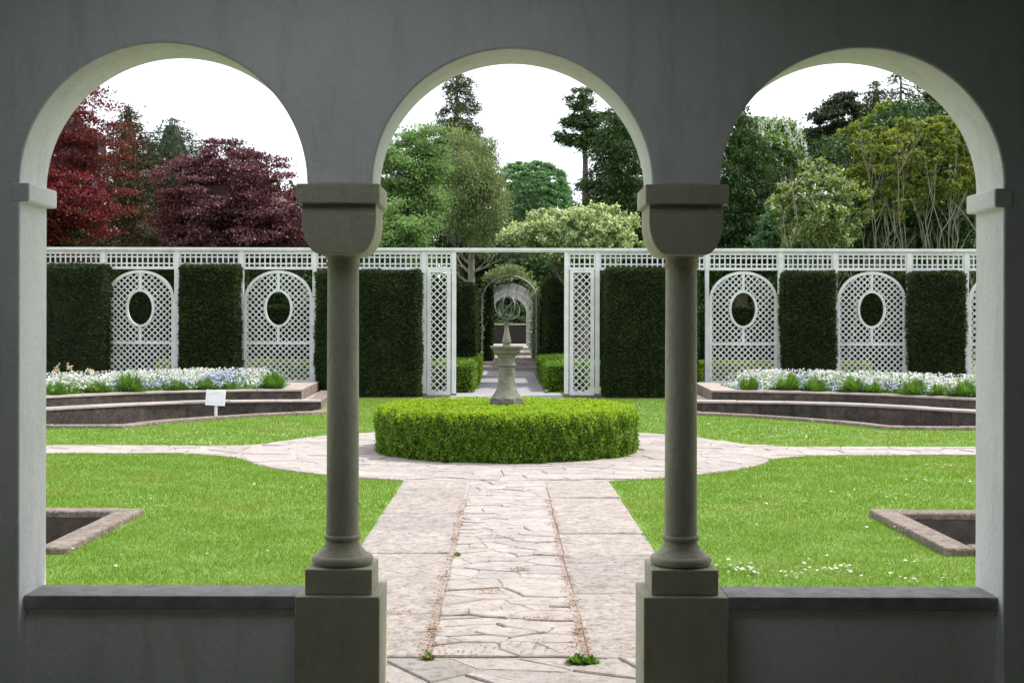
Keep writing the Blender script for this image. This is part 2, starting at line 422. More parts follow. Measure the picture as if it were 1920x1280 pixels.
for p in voronoi((-4.2, 4.2, 12.8, 19.8), 500, 21, 1.4, 0):
    if len(p) < 3: continue
    c = np.mean(p, axis=0); r = math.hypot(c[0], c[1]-16.3)
    if in_flare(np.array([c[0]]), np.array([c[1]]))[0] and r > RO:
        fc = (math.copysign(FD, c[0]), 16.3+math.copysign(.51+FR, c[1]-16.3)); dd = math.hypot(c[0]-fc[0], c[1]-fc[1]); uu = ((c[0]-fc[0])/dd, (c[1]-fc[1])/dd)
        p = clip(p, lambda x, y: (x-fc[0])*uu[0]+(y-fc[1])*uu[1]-FR)
        if abs(c[0]) > 3.3: p = clip(p, lambda x, y: abs(y-16.3)-.52 if abs(c[1]-16.3) > .52 else .5-abs(y-16.3))
        if abs(c[1]-16.3) < .52 and abs(c[0]) > 3.4: continue
        lay(p, .006, rnd, ring, M['flag'], z=.001); continue
    if r > RO+.25 or r < RI-.12 or (c[1] < 13.15 and abs(c[0]) < PW): continue
    u = ((c[0])/r, (c[1]-16.3)/r)
    p = clip(p, lambda x, y: RO-(x*u[0]+(y-16.3)*u[1]))
    p = clip(p, lambda x, y: (x*u[0]+(y-16.3)*u[1])-(RI-.1))
    if c[1] < 14 and abs(c[0]) < PW+.1: p = clip(p, lambda x, y: y-13.12)
    lay(p, .006, rnd, ring, M['flag'], z=.001)
for s in (-1, 1):
    sp = tag(sheet('side_path', [(s*3.3, SP[0]), (s*11, SP[0]), (s*11, SP[1]), (s*3.3, SP[1])], [], .003, M['mortar']), kind='structure')
    for p in voronoi((min(s*3.35, s*10.9), max(s*3.35, s*10.9), SP[0]+.01, SP[1]-.01), 60, 31+s, 1.2, 1):
        c = np.mean(p, axis=0)
        if math.hypot(c[0], c[1]-16.3) > RO+.05: lay(p, .008, rnd, sp, M['flag'])
bp = tag(sheet('back_path', [(-1.0, 19.6), (1.0, 19.6), (1.0, 28.0), (-1.0, 28.0)], [], .008, M['mortar']), kind='structure')
for p in voronoi((-.98, .98, 19.72, 28.0), 60, 77, 1.0, 1): lay(p, .01, rnd, bp, M['slab'])
# walk beyond the gateway and its steps
far = tag(sheet('far_path', [(-1.25, 28.0), (1.25, 28.0), (1.25, 30.2), (.93, 30.2), (.93, 45), (-.85, 45), (-.85, 30.2), (-1.25, 30.2)], [], .009, M['gravel']), kind='structure')
for i, (y0, z1) in enumerate(((45, .15), (45.9, .30), (56, .42), (62, .52))):
    st = MB(); st.box((-1.1, y0, -.05), (1.15, [45.9, 56, 62, 80][i]-.01, z1)); tag(st.build('stone_step', M['coping'], bevel=.01),
        ['lowest stone step across the far walk beyond the gateway', 'second stone step leading onto the walk under the arbour',
         'third stone step inside the hooped arbour', 'last stone landing at the dark end of the arbour'][i], 'step')
for s in (-1, 1):
    mb = MB(); mb.box((s*.95-.04 if s > 0 else -.91, 30.2, -.05), (s*.95+.04 if s > 0 else -.85, 44.9, .06)); tag(mb.build('path_edging', M['kerb']), 'low stone edging along the %s side of the far walk' % ('left' if s < 0 else 'right'), 'kerb')
    for nm, pts in (('hedge_bed_soil', [(s*1.3, 28.05), (s*4.6, 28.05), (s*4.6, 30.6), (s*1.3, 30.6)]),):
        tag(sheet(nm, pts, [], .007, M['soil']), kind='structure')

# ---- kerbed pits near the loggia
for s in (-1, 1):
    q = pit_in[s]; a, b_, c, d = PIT; k = .2
    root = empty('sunken_bed', (s*(a+b_)/2, (c+d)/2, 0)); ox, oy = root.location.x, root.location.y
    tag(root, 'square sunken stone bed with low mossy kerb in the %s lawn near the loggia' % ('left' if s < 0 else 'right'), 'sunken bed', 'sunken square beds in the near lawns')
    def kb(x0, y0, x1, y1, n, ver):
        for i in range(n):
            mb = MB()
            if ver: u0, u1 = y0+(y1-y0)*i/n, y0+(y1-y0)*(i+1)/n; mb.box((x0, u0+.004, -.02), (x1, u1-.004, .055+rnd.uniform(-.005, .005)))
            else: u0, u1 = x0+(x1-x0)*i/n, x0+(x1-x0)*(i+1)/n; mb.box((u0+.004, y0, -.02), (u1-.004, y1, .055+rnd.uniform(-.005, .005)))
            mb.v = [(x-ox, y-oy, z) for x, y, z in mb.v]; mb.build('kerb_stone', M['kerb'], root, bevel=.016)
    xa, xb = sorted((s*a, s*(a+k))); kb(xa, c, xb, d, 2, True)
    xa, xb = sorted((s*b_, s*(b_-k))); kb(xa, c, xb, d, 2, True)
    xa, xb = sorted((s*(a+k), s*(b_-k))); kb(xa, c, xb, c+k, 3, False); kb(xa, d-k, xb, d, 3, False)
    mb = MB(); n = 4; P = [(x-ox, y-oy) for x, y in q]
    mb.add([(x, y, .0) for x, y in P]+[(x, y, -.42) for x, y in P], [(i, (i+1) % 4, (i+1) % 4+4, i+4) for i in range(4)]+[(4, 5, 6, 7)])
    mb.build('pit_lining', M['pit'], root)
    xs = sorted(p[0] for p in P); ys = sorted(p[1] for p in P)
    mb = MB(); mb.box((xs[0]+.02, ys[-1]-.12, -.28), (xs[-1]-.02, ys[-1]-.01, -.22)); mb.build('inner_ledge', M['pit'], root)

# ---- curved pools and terraces
def seg_stones(P, wd, z0, z1, name, mat, root, inward, step=.75, gap=.004, zj=.004, bev=.012):
    # stones laid along polyline P, thickness wd on the left normal * inward
    L = [0]
    for i in range(1, len(P)): L.append(L[-1]+math.hypot(P[i][0]-P[i-1][0], P[i][1]-P[i-1][1]))
    def pt(s_):
        s_ = min(max(s_, 0), L[-1])
        for i in range(1, len(P)):
            if s_ <= L[i]+1e-9:
                t_ = (s_-L[i-1])/max(L[i]-L[i-1], 1e-9); a = P[i-1]; b2 = P[i]
                dx, dy = b2[0]-a[0], b2[1]-a[1]; l = math.hypot(dx, dy)
                return (a[0]+dx*t_, a[1]+dy*t_), (-dy/l*inward, dx/l*inward)
    n = max(1, round(L[-1]/step))
    for i in range(n):
        s0, s1 = L[-1]*i/n+gap, L[-1]*(i+1)/n-gap; sub = 3
        f, bk = [], []
        for j in range(sub+1):
            p, nn = pt(s0+(s1-s0)*j/sub); f.append(p); bk.append((p[0]+nn[0]*wd, p[1]+nn[1]*wd))
        poly = f+bk[::-1]
        if area(poly) < 0: poly = poly[::-1]
        mb = MB(); mb.prism(poly, z0, z1+rnd.uniform(-zj, zj), bev if bev else 0); mb.build(name, mat, root, fix=True)
SIDE = {-1: 'left', 1: 'right'}
for s in (-1, 1):
    inn = 1 if s < 0 else -1
    low = side(LOW, s); up = side(UP, s); rim = side(RIM, s)
    pool = side(POOL, s)
    tag(sheet('pool_water' if True else '', pool, [], -.14, M['water']), kind='structure')
    r1 = tag(empty('pool_kerb', (rim[3][0], rim[3][1], 0)), 'low stone kerb along the lawn edge of the %s curved pool' % SIDE[s], 'kerb')
    r1.location = (0, 0, 0)
    seg_stones(rim, .22, -.3, .055, 'kerb_stone', M['kerb'], r1, inn, .8, bev=.015)
    r2 = tag(empty('lower_retaining_wall'), 'lower dark curved stone wall rising from the %s pool' % SIDE[s], 'wall')
    lw = low+[(low[-1][0]-.02*s*-1*0, low[-1][1]+.5)]
    seg_stones(low, .3, -.3, .135, 'wall_stone', M['wall_stone'], r2, inn, .62, gap=.003, bev=.008)
    seg_stones([(x, y-.025) for x, y in low], .5, .137, .172, 'coping_stone', M['coping'], r2, inn, .85, bev=.006)
    r3 = tag(empty('upper_retaining_wall'), 'upper curved stone wall holding the %s flower bed' % SIDE[s], 'wall')
    seg_stones(up, .3, .0, .315, 'wall_stone', M['wall_stone'], r3, inn, .5, gap=.003, bev=.008)
    seg_stones([(x, y-.02) for x, y in up], .34, .317, .352, 'coping_stone', M['coping'], r3, inn, .85, bev=.006)
    # end wall of both terraces, running back towards the hedge
    e0 = up[-1]; seg_stones([e0, (s*4.15, 28.2)], .3, .0, .325, 'end_stone', M['kerb'], r3, inn, .4, bev=.012)
    seg_stones([(e0[0], e0[1]), (s*4.15, 28.2)], .32, .327, .354, 'coping_stone', M['coping'], r3, inn, .8, bev=.006)
    e1 = low[-1]; seg_stones([e1, (s*3.85, 28.2)], .25, -.1, .168, 'end_stone', M['kerb'], r2, inn, .4, bev=.012)
    tread = low+[(s*3.8, 28.2), (s*4.1, 28.2)]+up[::-1]
    tag(sheet('terrace_tread', tread, [], .150, M['coping']), kind='structure')
    bed = up+[(s*4.25, 28.2), (s*4.25, 29.9), (s*12, 29.9), (s*12, 20)]
    tag(sheet('flower_bed_soil', bed, [], .30, M['soil']), kind='structure')
    tag(sheet('terrace_flags', [(s*4.0, 24.95), (s*4.9, 24.95), (s*4.9, 28.6), (s*4.2, 28.6)] if s > 0 else [(-4.0, 24.95), (-4.9, 24.95), (-4.9, 28.6), (-4.2, 28.6)], [], .345, M['coping']), kind='structure')

# ---------------------------------------------------------------- loggia
WY0, WY1, SZ = 4.80, 5.09, 2.128
def arc(cx, rx, rz, n=56): return [(cx+rx*math.cos(math.pi*i/n), SZ+rz*math.sin(math.pi*i/n)) for i in range(n+1)]
log = tag(empty('garden_loggia', (0, WY0, 0)), 'white plastered garden loggia with three round arches on two stone columns', 'loggia')
def P_(mb): mb.v = [(x, y-WY0, z) for x, y, z in mb.v]; return mb
out = [(-1.828, 0), (-4.3, 0), (-4.3, 3.5), (4.1, 3.5), (4.1, 0), (1.864, 0)]+arc(1.332, .532, .514)+arc(.02, .524, .509)+arc(-1.289, .539, .528)
mb = MB(); mb.extrude_xz(out, WY0, WY1); P_(mb).build('arcade_wall', M['plaster'], log, smooth=30, bevel=.007)
def pbox(a, b, name, mat, par=log, bev=None): m_ = MB(); m_.box(a, b); return P_(m_).build(name, mat, par, bevel=bev)
M['shading_wall'] = plain('dark_shading_wall', (.035, .026, .018), (.07, .05, .035), 3, .6, .3)  # unseen right wall, made dark and close to dim the arcade there
M['green_bounce'] = plain('green_bounce_wall', (.19, .31, .17), (.25, .38, .22), 3, .8, .2)  # unseen ceiling and walls, coloured green to tint the light on the plaster
# rooms: ceiling, back and side walls, eaves
LX0, LX1, LY0, LY1 = -1.55, .2, 2.6, 4.0            # unseen ceiling opening, added to light the top of the arcade wall
mb = MB()
for a, b_ in (((-4.4, -2.2, 3.3), (LX0, WY0-.002, 3.42)), ((LX1, -2.2, 3.3), (4.2, WY0-.002, 3.42)), ((LX0, -2.2, 3.3), (LX1, LY0, 3.42)), ((LX0, LY1, 3.3), (LX1, WY0-.002, 3.42))): mb.box(a, b_)
P_(mb).build('ceiling', M['green_bounce'], log)
pbox((-4.4, -2.35, -.1), (2.6, -2.2, 3.3), 'back_wall', M['green_bounce'])
pbox((2.35, -2.2, -.1), (2.5, WY0-.002, 3.3), 'side_wall', M['shading_wall'])
mb = MB(); mb.add([], [])
mb.box((-4.4, -2.2, -.1), (-4.3, WY0-.002, 3.3)); P_(mb).build('side_wall', M['green_bounce'], log)
pbox((-4.6, WY1-.2, 3.505), (4.4, 5.60, 3.62), 'eaves', M['dressed'])
fl = MB(); fl.box((-4.35, -2.2, -.05), (4.15, 4.45, .02)); tag(fl.build('floor', plain('loggia_floor', (.16, .155, .14), (.26, .25, .22), 3, .8, .3)), kind='structure')
for s, xa, xb in ((-1, -1.86, -.787), (1, .829, 1.90)):
    pbox((xa, 4.875, 0), (xb, 5.035, .522), 'parapet', M['plaster'], bev=.004)
    pbox((xa+.012, 4.85, .524), (xb, 5.055, .574), 'sill', M['sill'], bev=.004)
pbox((-1.86, WY0-.004, 2.060), (-1.790, WY1+.008, 2.131), 'impost', M['plaster'], bev=.008)
pbox((1.828, WY0-.004, 2.045), (1.90, WY1+.008, 2.118), 'impost', M['plaster'], bev=.008)
def column(cx):
    prof = [(.0615, .85), (.0615, .90), (.0600, 1.86)]
    cy = 4.93
    def Q(mb): mb.v = [(x-cx, y-cy, z) for x, y, z in mb.v]; return mb
    m_ = MB(); m_.lathe([(.0625, .790), (.0618, .9), (.0600, 1.845)], (cx, cy, 0), 48)
    sh = Q(m_).build('column', M['dressed'], log, smooth=40); sh.location = (cx, cy-WY0, 0)
    def part(mb, name, sm=None, bev=None): return Q(mb).build(name, M['dressed'], sh, smooth=sm, bevel=bev)
    m_ = MB(); m_.box((cx-.158, 4.775, 0), (cx+.158, 5.08, .587)); part(m_, 'pedestal', bev=.005)
    m_ = MB(); m_.box((cx-.126, 4.808, .588), (cx+.126, 5.052, .683)); part(m_, 'plinth', bev=.004)
    base = [(.108, .684)]
    for i in range(9):
        a = -math.pi/2+math.pi*i/8; base.append((.1+.018*math.cos(a), .703+.018*math.sin(a)))
    base += [(.097, .724), (.088, .732), (.075, .746), (.066, .762), (.063, .776)]
    for i in range(7):
        a = -math.pi/2+math.pi*i/6; base.append((.063+.009*math.cos(a), .787+.010*math.sin(a)))
    m_ = MB(); m_.lathe(base, (cx, cy, 0), 48); part(m_, 'column_base', 50)
    nk = [(.058, 1.822)]+[(.060+.007*math.cos(a), 1.834+.011*math.sin(a)) for a in [(-math.pi/2+math.pi*i/6) for i in range(7)]]+[(.060, 1.848), (.066, 1.858), (.071, 1.866), (.060, 1.872)]
    m_ = MB(); m_.lathe(nk, (cx, cy, 0), 48); part(m_, 'neck_ring', 50)
    # cushion capital: a bowl-shaped block, flat at front and back
    hw = .139; zt = 2.056; zb = 1.866; pr = []
    n = 20
    for i in range(n+1):
        a = math.pi/2*i/n                      # from widest (a=0) to the neck
        pr.append((.066+(hw-.066)*math.cos(a)**.9, zt-.068-(zt-.068-zb)*math.sin(a)**1.15))
    poly = [(-x, z) for x, z in pr][::-1]+[(-hw, zt), (hw, zt)]+pr
    poly = [(cx+x, z) for x, z in poly]
    m_ = MB(); m_.extrude_xz(poly, 4.795, 5.065); part(m_, 'capital', 40, .004)
    m_ = MB(); m_.box((cx-.155, 4.770, 2.054), (cx+.155, 5.085, 2.127)); part(m_, 'abacus', bev=.004)
column(-.630); column(.672)

# ---------------------------------------------------------------- box hedge and sundial
def bumpy(P, N, amp, f, seed):
    r = np.random.default_rng(seed); h = np.zeros(len(P))
    for k in range(6):
        d = unit(r.normal(size=(1, 3)))[0]*f*r.uniform(.6, 2.4); h += np.sin(P@d+r.uniform(0, 6.28))/2.5
    return P+N*(amp*h)[:, None]

HZ = .60
n = 200000
asd = 2*math.pi*RI*.52; atop = math.pi*RI*RI; ns_ = int(n*asd/(asd+atop)*1.15)
th_ = rng.uniform(0, 2*math.pi, ns_); zz = rng.uniform(.0, HZ, ns_)
rr = RI-.02-.1*np.clip((zz-HZ+.1)/.1, 0, 1)**2-.06*(1-zz/HZ)**2
Pa = np.stack([rr*np.cos(th_), rr*np.sin(th_), zz], 1); Na = np.stack([np.cos(th_), np.sin(th_), .15+0*th_], 1)
nt_ = n-ns_; th2 = rng.uniform(0, 2*math.pi, nt_); r2_ = (RI-.06)*np.sqrt(rng.uniform(0, 1, nt_))
Pb = np.stack([r2_*np.cos(th2), r2_*np.sin(th2), np.full(nt_, HZ-.02)-.06*np.clip((r2_-RI+.2)/.2, 0, 1)**2], 1); Nb = np.tile([0, 0, 1.], (nt_, 1))
P = np.concatenate([Pa, Pb]); N = unit(np.concatenate([Na, Nb]))
am = np.where(np.arange(n) < ns_, 1, .45)[:, None]
P0 = P; P = bumpy(P, N, .026, 9, 1); P = bumpy(P, N, .026, 30, 2)
P = P0+(P-P0)*am+N*rng.normal(0, .016, (n, 1))*am
hd = tag(empty('round_box_hedge', (RC[0], RC[1], 0)), 'wide round clipped box hedge, bright green, ringing the stone sundial pedestal', 'hedge')
V = leaves(P, .026, .018, N*.5+[0, 0, .35], .58)
me = npmesh('box_foliage', V, 4, M['box']); me.materials.append(M['box_sunlit'])
me.polygons.foreach_set('material_index', ((P[:, 2] > HZ-.10+rng.normal(0, .05, n)) & (rng.uniform(0, 1, n) < .8)).astype(np.int32)); link('foliage', me, None, hd)  # upper leaves mostly take the painted sunlit colour
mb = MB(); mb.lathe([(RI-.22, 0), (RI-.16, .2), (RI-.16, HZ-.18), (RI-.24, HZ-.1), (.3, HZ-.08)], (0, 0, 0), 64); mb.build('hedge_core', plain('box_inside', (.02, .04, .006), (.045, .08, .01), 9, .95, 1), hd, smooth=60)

ped = tag(empty('sundial_pedestal', (0.0, 16.3, 0)), 'weathered stone pedestal with octagonal basin rising from the round hedge', 'pedestal')
mb = MB(); mb.lathe([(.20, .3), (.20, .56), (.225, .575), (.235, .60), (.232, .635), (.222, .65), (.225, .66), (.215, .675)], n=8, rot=R(22.5)); mb.build('base', M['kerb_dark'], ped, bevel=.012)
mb = MB(); mb.lathe([(.205, .677), (.185, .70), (.155, .74), (.128, .79), (.112, .86), (.106, .95), (.104, 1.075), (.116, 1.08), (.124, 1.092), (.120, 1.108), (.104, 1.116), (.104, 1.20)], n=24); mb.build('column', M['fount'], ped, smooth=40)
mb = MB(); mb.lathe([(.105, 1.19), (.125, 1.20), (.135, 1.225), (.175, 1.25), (.185, 1.265), (.18, 1.275), (.215, 1.31), (.225, 1.318), (.228, 1.338), (.21, 1.342), (.20, 1.33)], n=8, rot=R(22.5)); mb.build('basin', M['fount'], ped, bevel=.008)
mb = MB(); mb.lathe([(.052, 1.335), (.055, 1.35), (.042, 1.358), (.055, 1.375), (.058, 1.40), (.048, 1.45), (.034, 1.50), (.028, 1.56), (.026, 1.60), (.032, 1.61), (.045, 1.62), (.045, 1.635)], n=20); mb.build('baluster', M['fount'], ped, smooth=45)
arm = tag(empty('armillary_sphere', (0.005, 16.3, 1.82)), 'armillary sphere of dark and silver bands on top of the stone baluster', 'sundial')
def band(name, r, wd, rot, mat):
    m_ = MB(); n_ = 40
    for i in range(n_):
        a = 2*math.pi*i/n_
        for rr_, zz_ in ((r, -wd/2), (r, wd/2), (r-.006, wd/2), (r-.006, -wd/2)): m_.v.append((rr_*math.cos(a), rr_*math.sin(a), zz_))
    for i in range(n_):
        j = (i+1) % n_
        for k in range(4): m_.f.append((i*4+k, j*4+k, j*4+(k+1) % 4, i*4+(k+1) % 4))
    o = m_.build(name, mat, arm, smooth=30); o.rotation_euler = rot
band('ring', .172, .022, (R(50), R(35), 0), M['bronze']); band('ring', .166, .012, (R(90), R(10), R(70)), M['bronze'])
band('ring', .160, .018, (R(80), R(50), R(-60)), M['bronze']); band('ring', .150, .016, (R(-70), R(30), R(10)), M['bronze'])
mb = MB(); mb.tube([(-.13, -.1, -.15), (.13, .1, .15)], .006, 6); mb.build('gnomon', M['bronze'], arm)
mb = MB(); mb.tube([(0, 0, -.19), (0, 0, -.13)], .016, 8); mb.build('mount', M['bronze'], arm)

# ---------------------------------------------------------------- yew hedges and low box hedges
def hedge(name, x0, x1, y0, y1, z0, z1, label, cat, mat, core, dens=2600, L=.07, W=.026, group=None, amp=.022):
    cx, cy = (x0+x1)/2, (y0+y1)/2
    root = tag(empty(name, (cx, cy, z0)), label, cat, group)
    hx, hy, h = (x1-x0)/2, (y1-y0)/2, z1-z0
    Ps, Ns = [], []
    for ax, sg in ((1, -1), (0, 1), (0, -1), (2, 1), (1, 1)):
        if ax == 1: A = 4*hx*h/2
        elif ax == 0: A = 2*hy*h
        else: A = 4*hx*hy
        n_ = int(A*dens*(1 if not (ax == 1 and sg == 1) else .35)); u = rng.uniform(-1, 1, n_); v = rng.uniform(0 if ax != 2 else -1, 1, n_)
        if ax == 1: p = np.stack([u*hx, np.full(n_, sg*hy), v*h], 1); q = [0, sg, .0]
        elif ax == 0: p = np.stack([np.full(n_, sg*hx), u*hy, v*h], 1); q = [sg, 0, .0]
        else: p = np.stack([u*hx, v*hy, np.full(n_, h)], 1); q = [0, 0, 1.]
        Ps.append(p); Ns.append(np.tile(np.array(q, float), (n_, 1)))
    P = np.concatenate(Ps); N = np.concatenate(Ns)
    # soften the corners a little
    e = np.stack([np.abs(P[:, 0])/hx, np.abs(P[:, 1])/hy, P[:, 2]/h], 1); k_ = np.clip(e-.97, 0, 1).sum(1)-.03
    P -= (P*[1, 1, 0]*.25)*np.clip(k_, 0, 1)[:, None]; P[:, 2] -= np.clip(k_, 0, 1)*.6
    P = bumpy(P, N, amp, 3.2, int(abs(cx*100))); P = bumpy(P, N, amp*.5, 13, int(abs(cx*70)+3)); P += N*rng.normal(0, .022, (len(P), 1))
    V = leaves(P, L, W, N*.6+[0, 0, .3], .65, axis=[1., .3, -.1] if mat == M['yew'] else None)
    link('foliage', npmesh(name+'_foliage', V, 4, mat), None, root)
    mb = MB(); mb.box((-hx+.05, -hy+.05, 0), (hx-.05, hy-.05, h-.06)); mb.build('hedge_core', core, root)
    return root
Yf = 28.45; sc = F/28.45
def hx_(px, Y=28.45): return (px-HX)*Y/F
yew = lambda *a, **k: hedge('yew_hedge', *a, 'hedge', M['yew'], M['core'], group='clipped yew blocks along the trellis', **k)
G1 = 'clipped yew blocks along the trellis'
yew(-12.2, hx_(198, 28.7), 28.55, 29.7, .3, 2.93, 'long dark clipped yew block filling the trellis bay at the far left', dens=1500)
yew(hx_(339, 28.7), hx_(446, 28.7), 28.55, 29.7, .3, 2.92, 'clipped yew block between the two left arched trellis panels')
yew(hx_(594), hx_(786), 28.40, 29.6, 0, 2.80, 'broad yew block left of the gateway, beside the left lattice pier')
yew(hx_(1137), hx_(1308), 28.35, 29.6, 0, 2.86, 'broad yew block right of the gateway, beside the right lattice pier')
yew(hx_(1470, 28.7), hx_(1564, 28.7), 28.55, 29.7, .3, 2.80, 'clipped yew block between the two right arched trellis panels')
yew(hx_(1710, 28.7), hx_(1806, 28.7), 28.55, 29.7, .3, 2.80, 'clipped yew block at the far right beyond the second right arched panel')
# hedges in the garden room behind
back = lambda *a, **k: hedge('yew_hedge', *a, 'hedge', M['yew'], M['core'], group='yew hedges behind the trellis', dens=1300, L=.09, W=.035, **k)
back(-10.8, -9.0, 35, 36.2, 0, 3.05, 'tall yew hedge seen through the first left arched panel')
back(-7.2, -5.3, 35, 36.0, 0, 2.1, 'lower yew hedge seen through the oval of the second left panel')
back(-3.6, -.92, 35.4, 40.6, 0, 2.75, 'near tall yew hedge on the left of the far walk, its end sunlit')
back(-4.6, -.58, 46.3, 52, 0, 3.25, 'further tall yew hedge on the left of the far walk beside the arbour')
back(1.32, 4.6, 41.5, 52, 0, 3.15, 'tall yew hedge on the right of the far walk')
back(5.0, 7.6, 35, 36.0, 0, 2.1, 'lower yew hedge seen through the oval of the first right panel')
back(9.1, 11.6, 35, 36.2, 0, 2.95, 'tall yew hedge seen through the second right arched panel')
lowb = lambda *a, fresh=False, **k: hedge('low_box_hedge', *a, 'hedge', M['box_sunlit' if fresh else 'box'], M['core'], group='low box hedges behind the trellis', dens=2600, L=.05, W=.032, **k)  # fresh: brighter leaf colour that stands in for sun on the strip
lowb(-1.75, -.80, 30.3, 39.5, 0, .68, 'low bright box hedge along the left edge of the far walk')
lowb(.98, 1.95, 30.8, 40.5, 0, .66, 'low bright box hedge along the right edge of the far walk')
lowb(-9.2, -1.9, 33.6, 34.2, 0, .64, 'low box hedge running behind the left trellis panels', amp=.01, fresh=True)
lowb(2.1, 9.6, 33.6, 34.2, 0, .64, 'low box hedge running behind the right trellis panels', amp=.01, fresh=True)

# ---------------------------------------------------------------- trellis
TY = 29.1; k = TY/F
fx = lambda px: (px-HX)*k
def fz(py): return EYE-(py-HY)*k
tr = tag(empty('trellis_screen', (0, TY, 0)), 'long white trellis screen with arched lattice panels, lattice frieze and top rail', 'trellis')
def T(mb): mb.v = [(x, y-TY, z) for x, y, z in mb.v]; return mb
ZT0, ZT1 = fz(473), fz(465.5)
mb = MB(); mb.box((-13, TY-.09, ZT0+.03), (13, TY+.09, ZT1)); mb.box((-13, TY-.06, ZT0), (13, TY+.06, ZT0+.027)); T(mb).build('top_rail', M['paint'], tr, bevel=.004)
ZF0, ZF1 = fz(506), ZT0-.002
def pst(px, wd, z0, nm='post'):
    m_ = MB(); m_.box((fx(px)-wd/2, TY-.05, z0), (fx(px)+wd/2, TY+.05, ZF1)); return T(m_).build(nm, M['paint'], tr, bevel=.004)
posts = [(-60, .1, .28), (52, .1, .28), (194, .095, .28), (332, .11, .28), (453, .10, .28), (590, .09, .28), (795, .11, 0), (851, .10, 0),
         (1062, .10, 0), (1120, .10, 0), (1325, .09, .28), (1463, .11, .28), (1565, .10, .28), (1704, .11, .28), (1811, .10, .28), (1953, .1, .28)]
for p in posts: pst(*p)
for px in (795, 851, 1062, 1120):
    m_ = MB(); m_.box((fx(px)-.06, TY-.06, -.02), (fx(px)+.06, TY+.06, .055)); T(m_).build('post_foot', M['kerb'], tr)
SL = .032
def frieze(pa, wa, pb, wb):
    x0, x1 = fx(pa)+wa/2+.003, fx(pb)-wb/2-.003
    m_ = MB(); m_.box((x0, TY-.03, ZF0), (x1, TY+.03, ZF0+.06)); m_.box((x0, TY-.03, ZF1-.055), (x1, TY+.03, ZF1-.002))
    m_.box((x0, TY-.028, ZF0+.06), (x0+.03, TY+.028, ZF1-.055)); m_.box((x1-.03, TY-.028, ZF0+.06), (x1, TY+.028, ZF1-.055))
    fr = T(m_).build('frieze_panel', M['paint'], tr)
    z0, z1 = ZF0+.061, ZF1-.056; h = z1-z0
    for zc in (z0+h*.25, z1-h*.22):
        b_ = MB(); b_.box((x0+.031, TY-.004, zc-SL/2), (x1-.031, TY+.010, zc+SL/2)); T(b_).build('frieze_rail', M['paint'], fr)
    n_ = max(2, round((x1-x0)/.118))
    for i in range(1, n_):
        xc = x0+(x1-x0)*i/n_
        b_ = MB(); b_.box((xc-SL/2, TY-.018, z0), (xc+SL/2, TY-.0045, z1)); T(b_).build('frieze_slat', M['paint'], fr)
for i in range(len(posts)-1):
    if posts[i][0] == 851: continue
    frieze(posts[i][0], posts[i][1], posts[i+1][0], posts[i+1][1])

def clip_line(x0, z0, dx, dz, inside, L, step=.012):
    out = []; s_ = None; n_ = int(L/step)
    for i in range(n_+1):
        x, z = x0+dx*i*step, z0+dz*i*step; a = inside(x, z)
        if a and s_ is None: s_ = (x, z)
        if (not a or i == n_) and s_ is not None:
            if math.hypot(x-s_[0], z-s_[1]) > .05: out.append((s_, (x, z)))
            s_ = None
    return out
def lattice(inside, xa, xb, za, zb, par, pitch, name='lattice_slat', join=None):
    J = MB()
    # pitch = distance between slats measured along X
    slope = 1.0
    L = (zb-za)*math.sqrt(2)+.4
    for dirn in (1, -1):
        c = xa-(zb-za)-pitch if dirn > 0 else xa
        end = xb if dirn > 0 else xb+(zb-za)+pitch
        c = math.floor(c/pitch)*pitch
        while c < end:
            for p, q in clip_line(c, za, dirn*.7071, .7071, inside, L):
                b_ = MB(); y = TY-.008 if dirn > 0 else TY+.008
                (J if join else b_).bar((p[0], y, p[1]), (q[0], y, q[1]), .0265, .0145)
                if not join: T(b_).build(name, M['paint'], par)
            c += pitch
    if join: tag(T(J).build(join, M['paint'], par), kind='stuff')
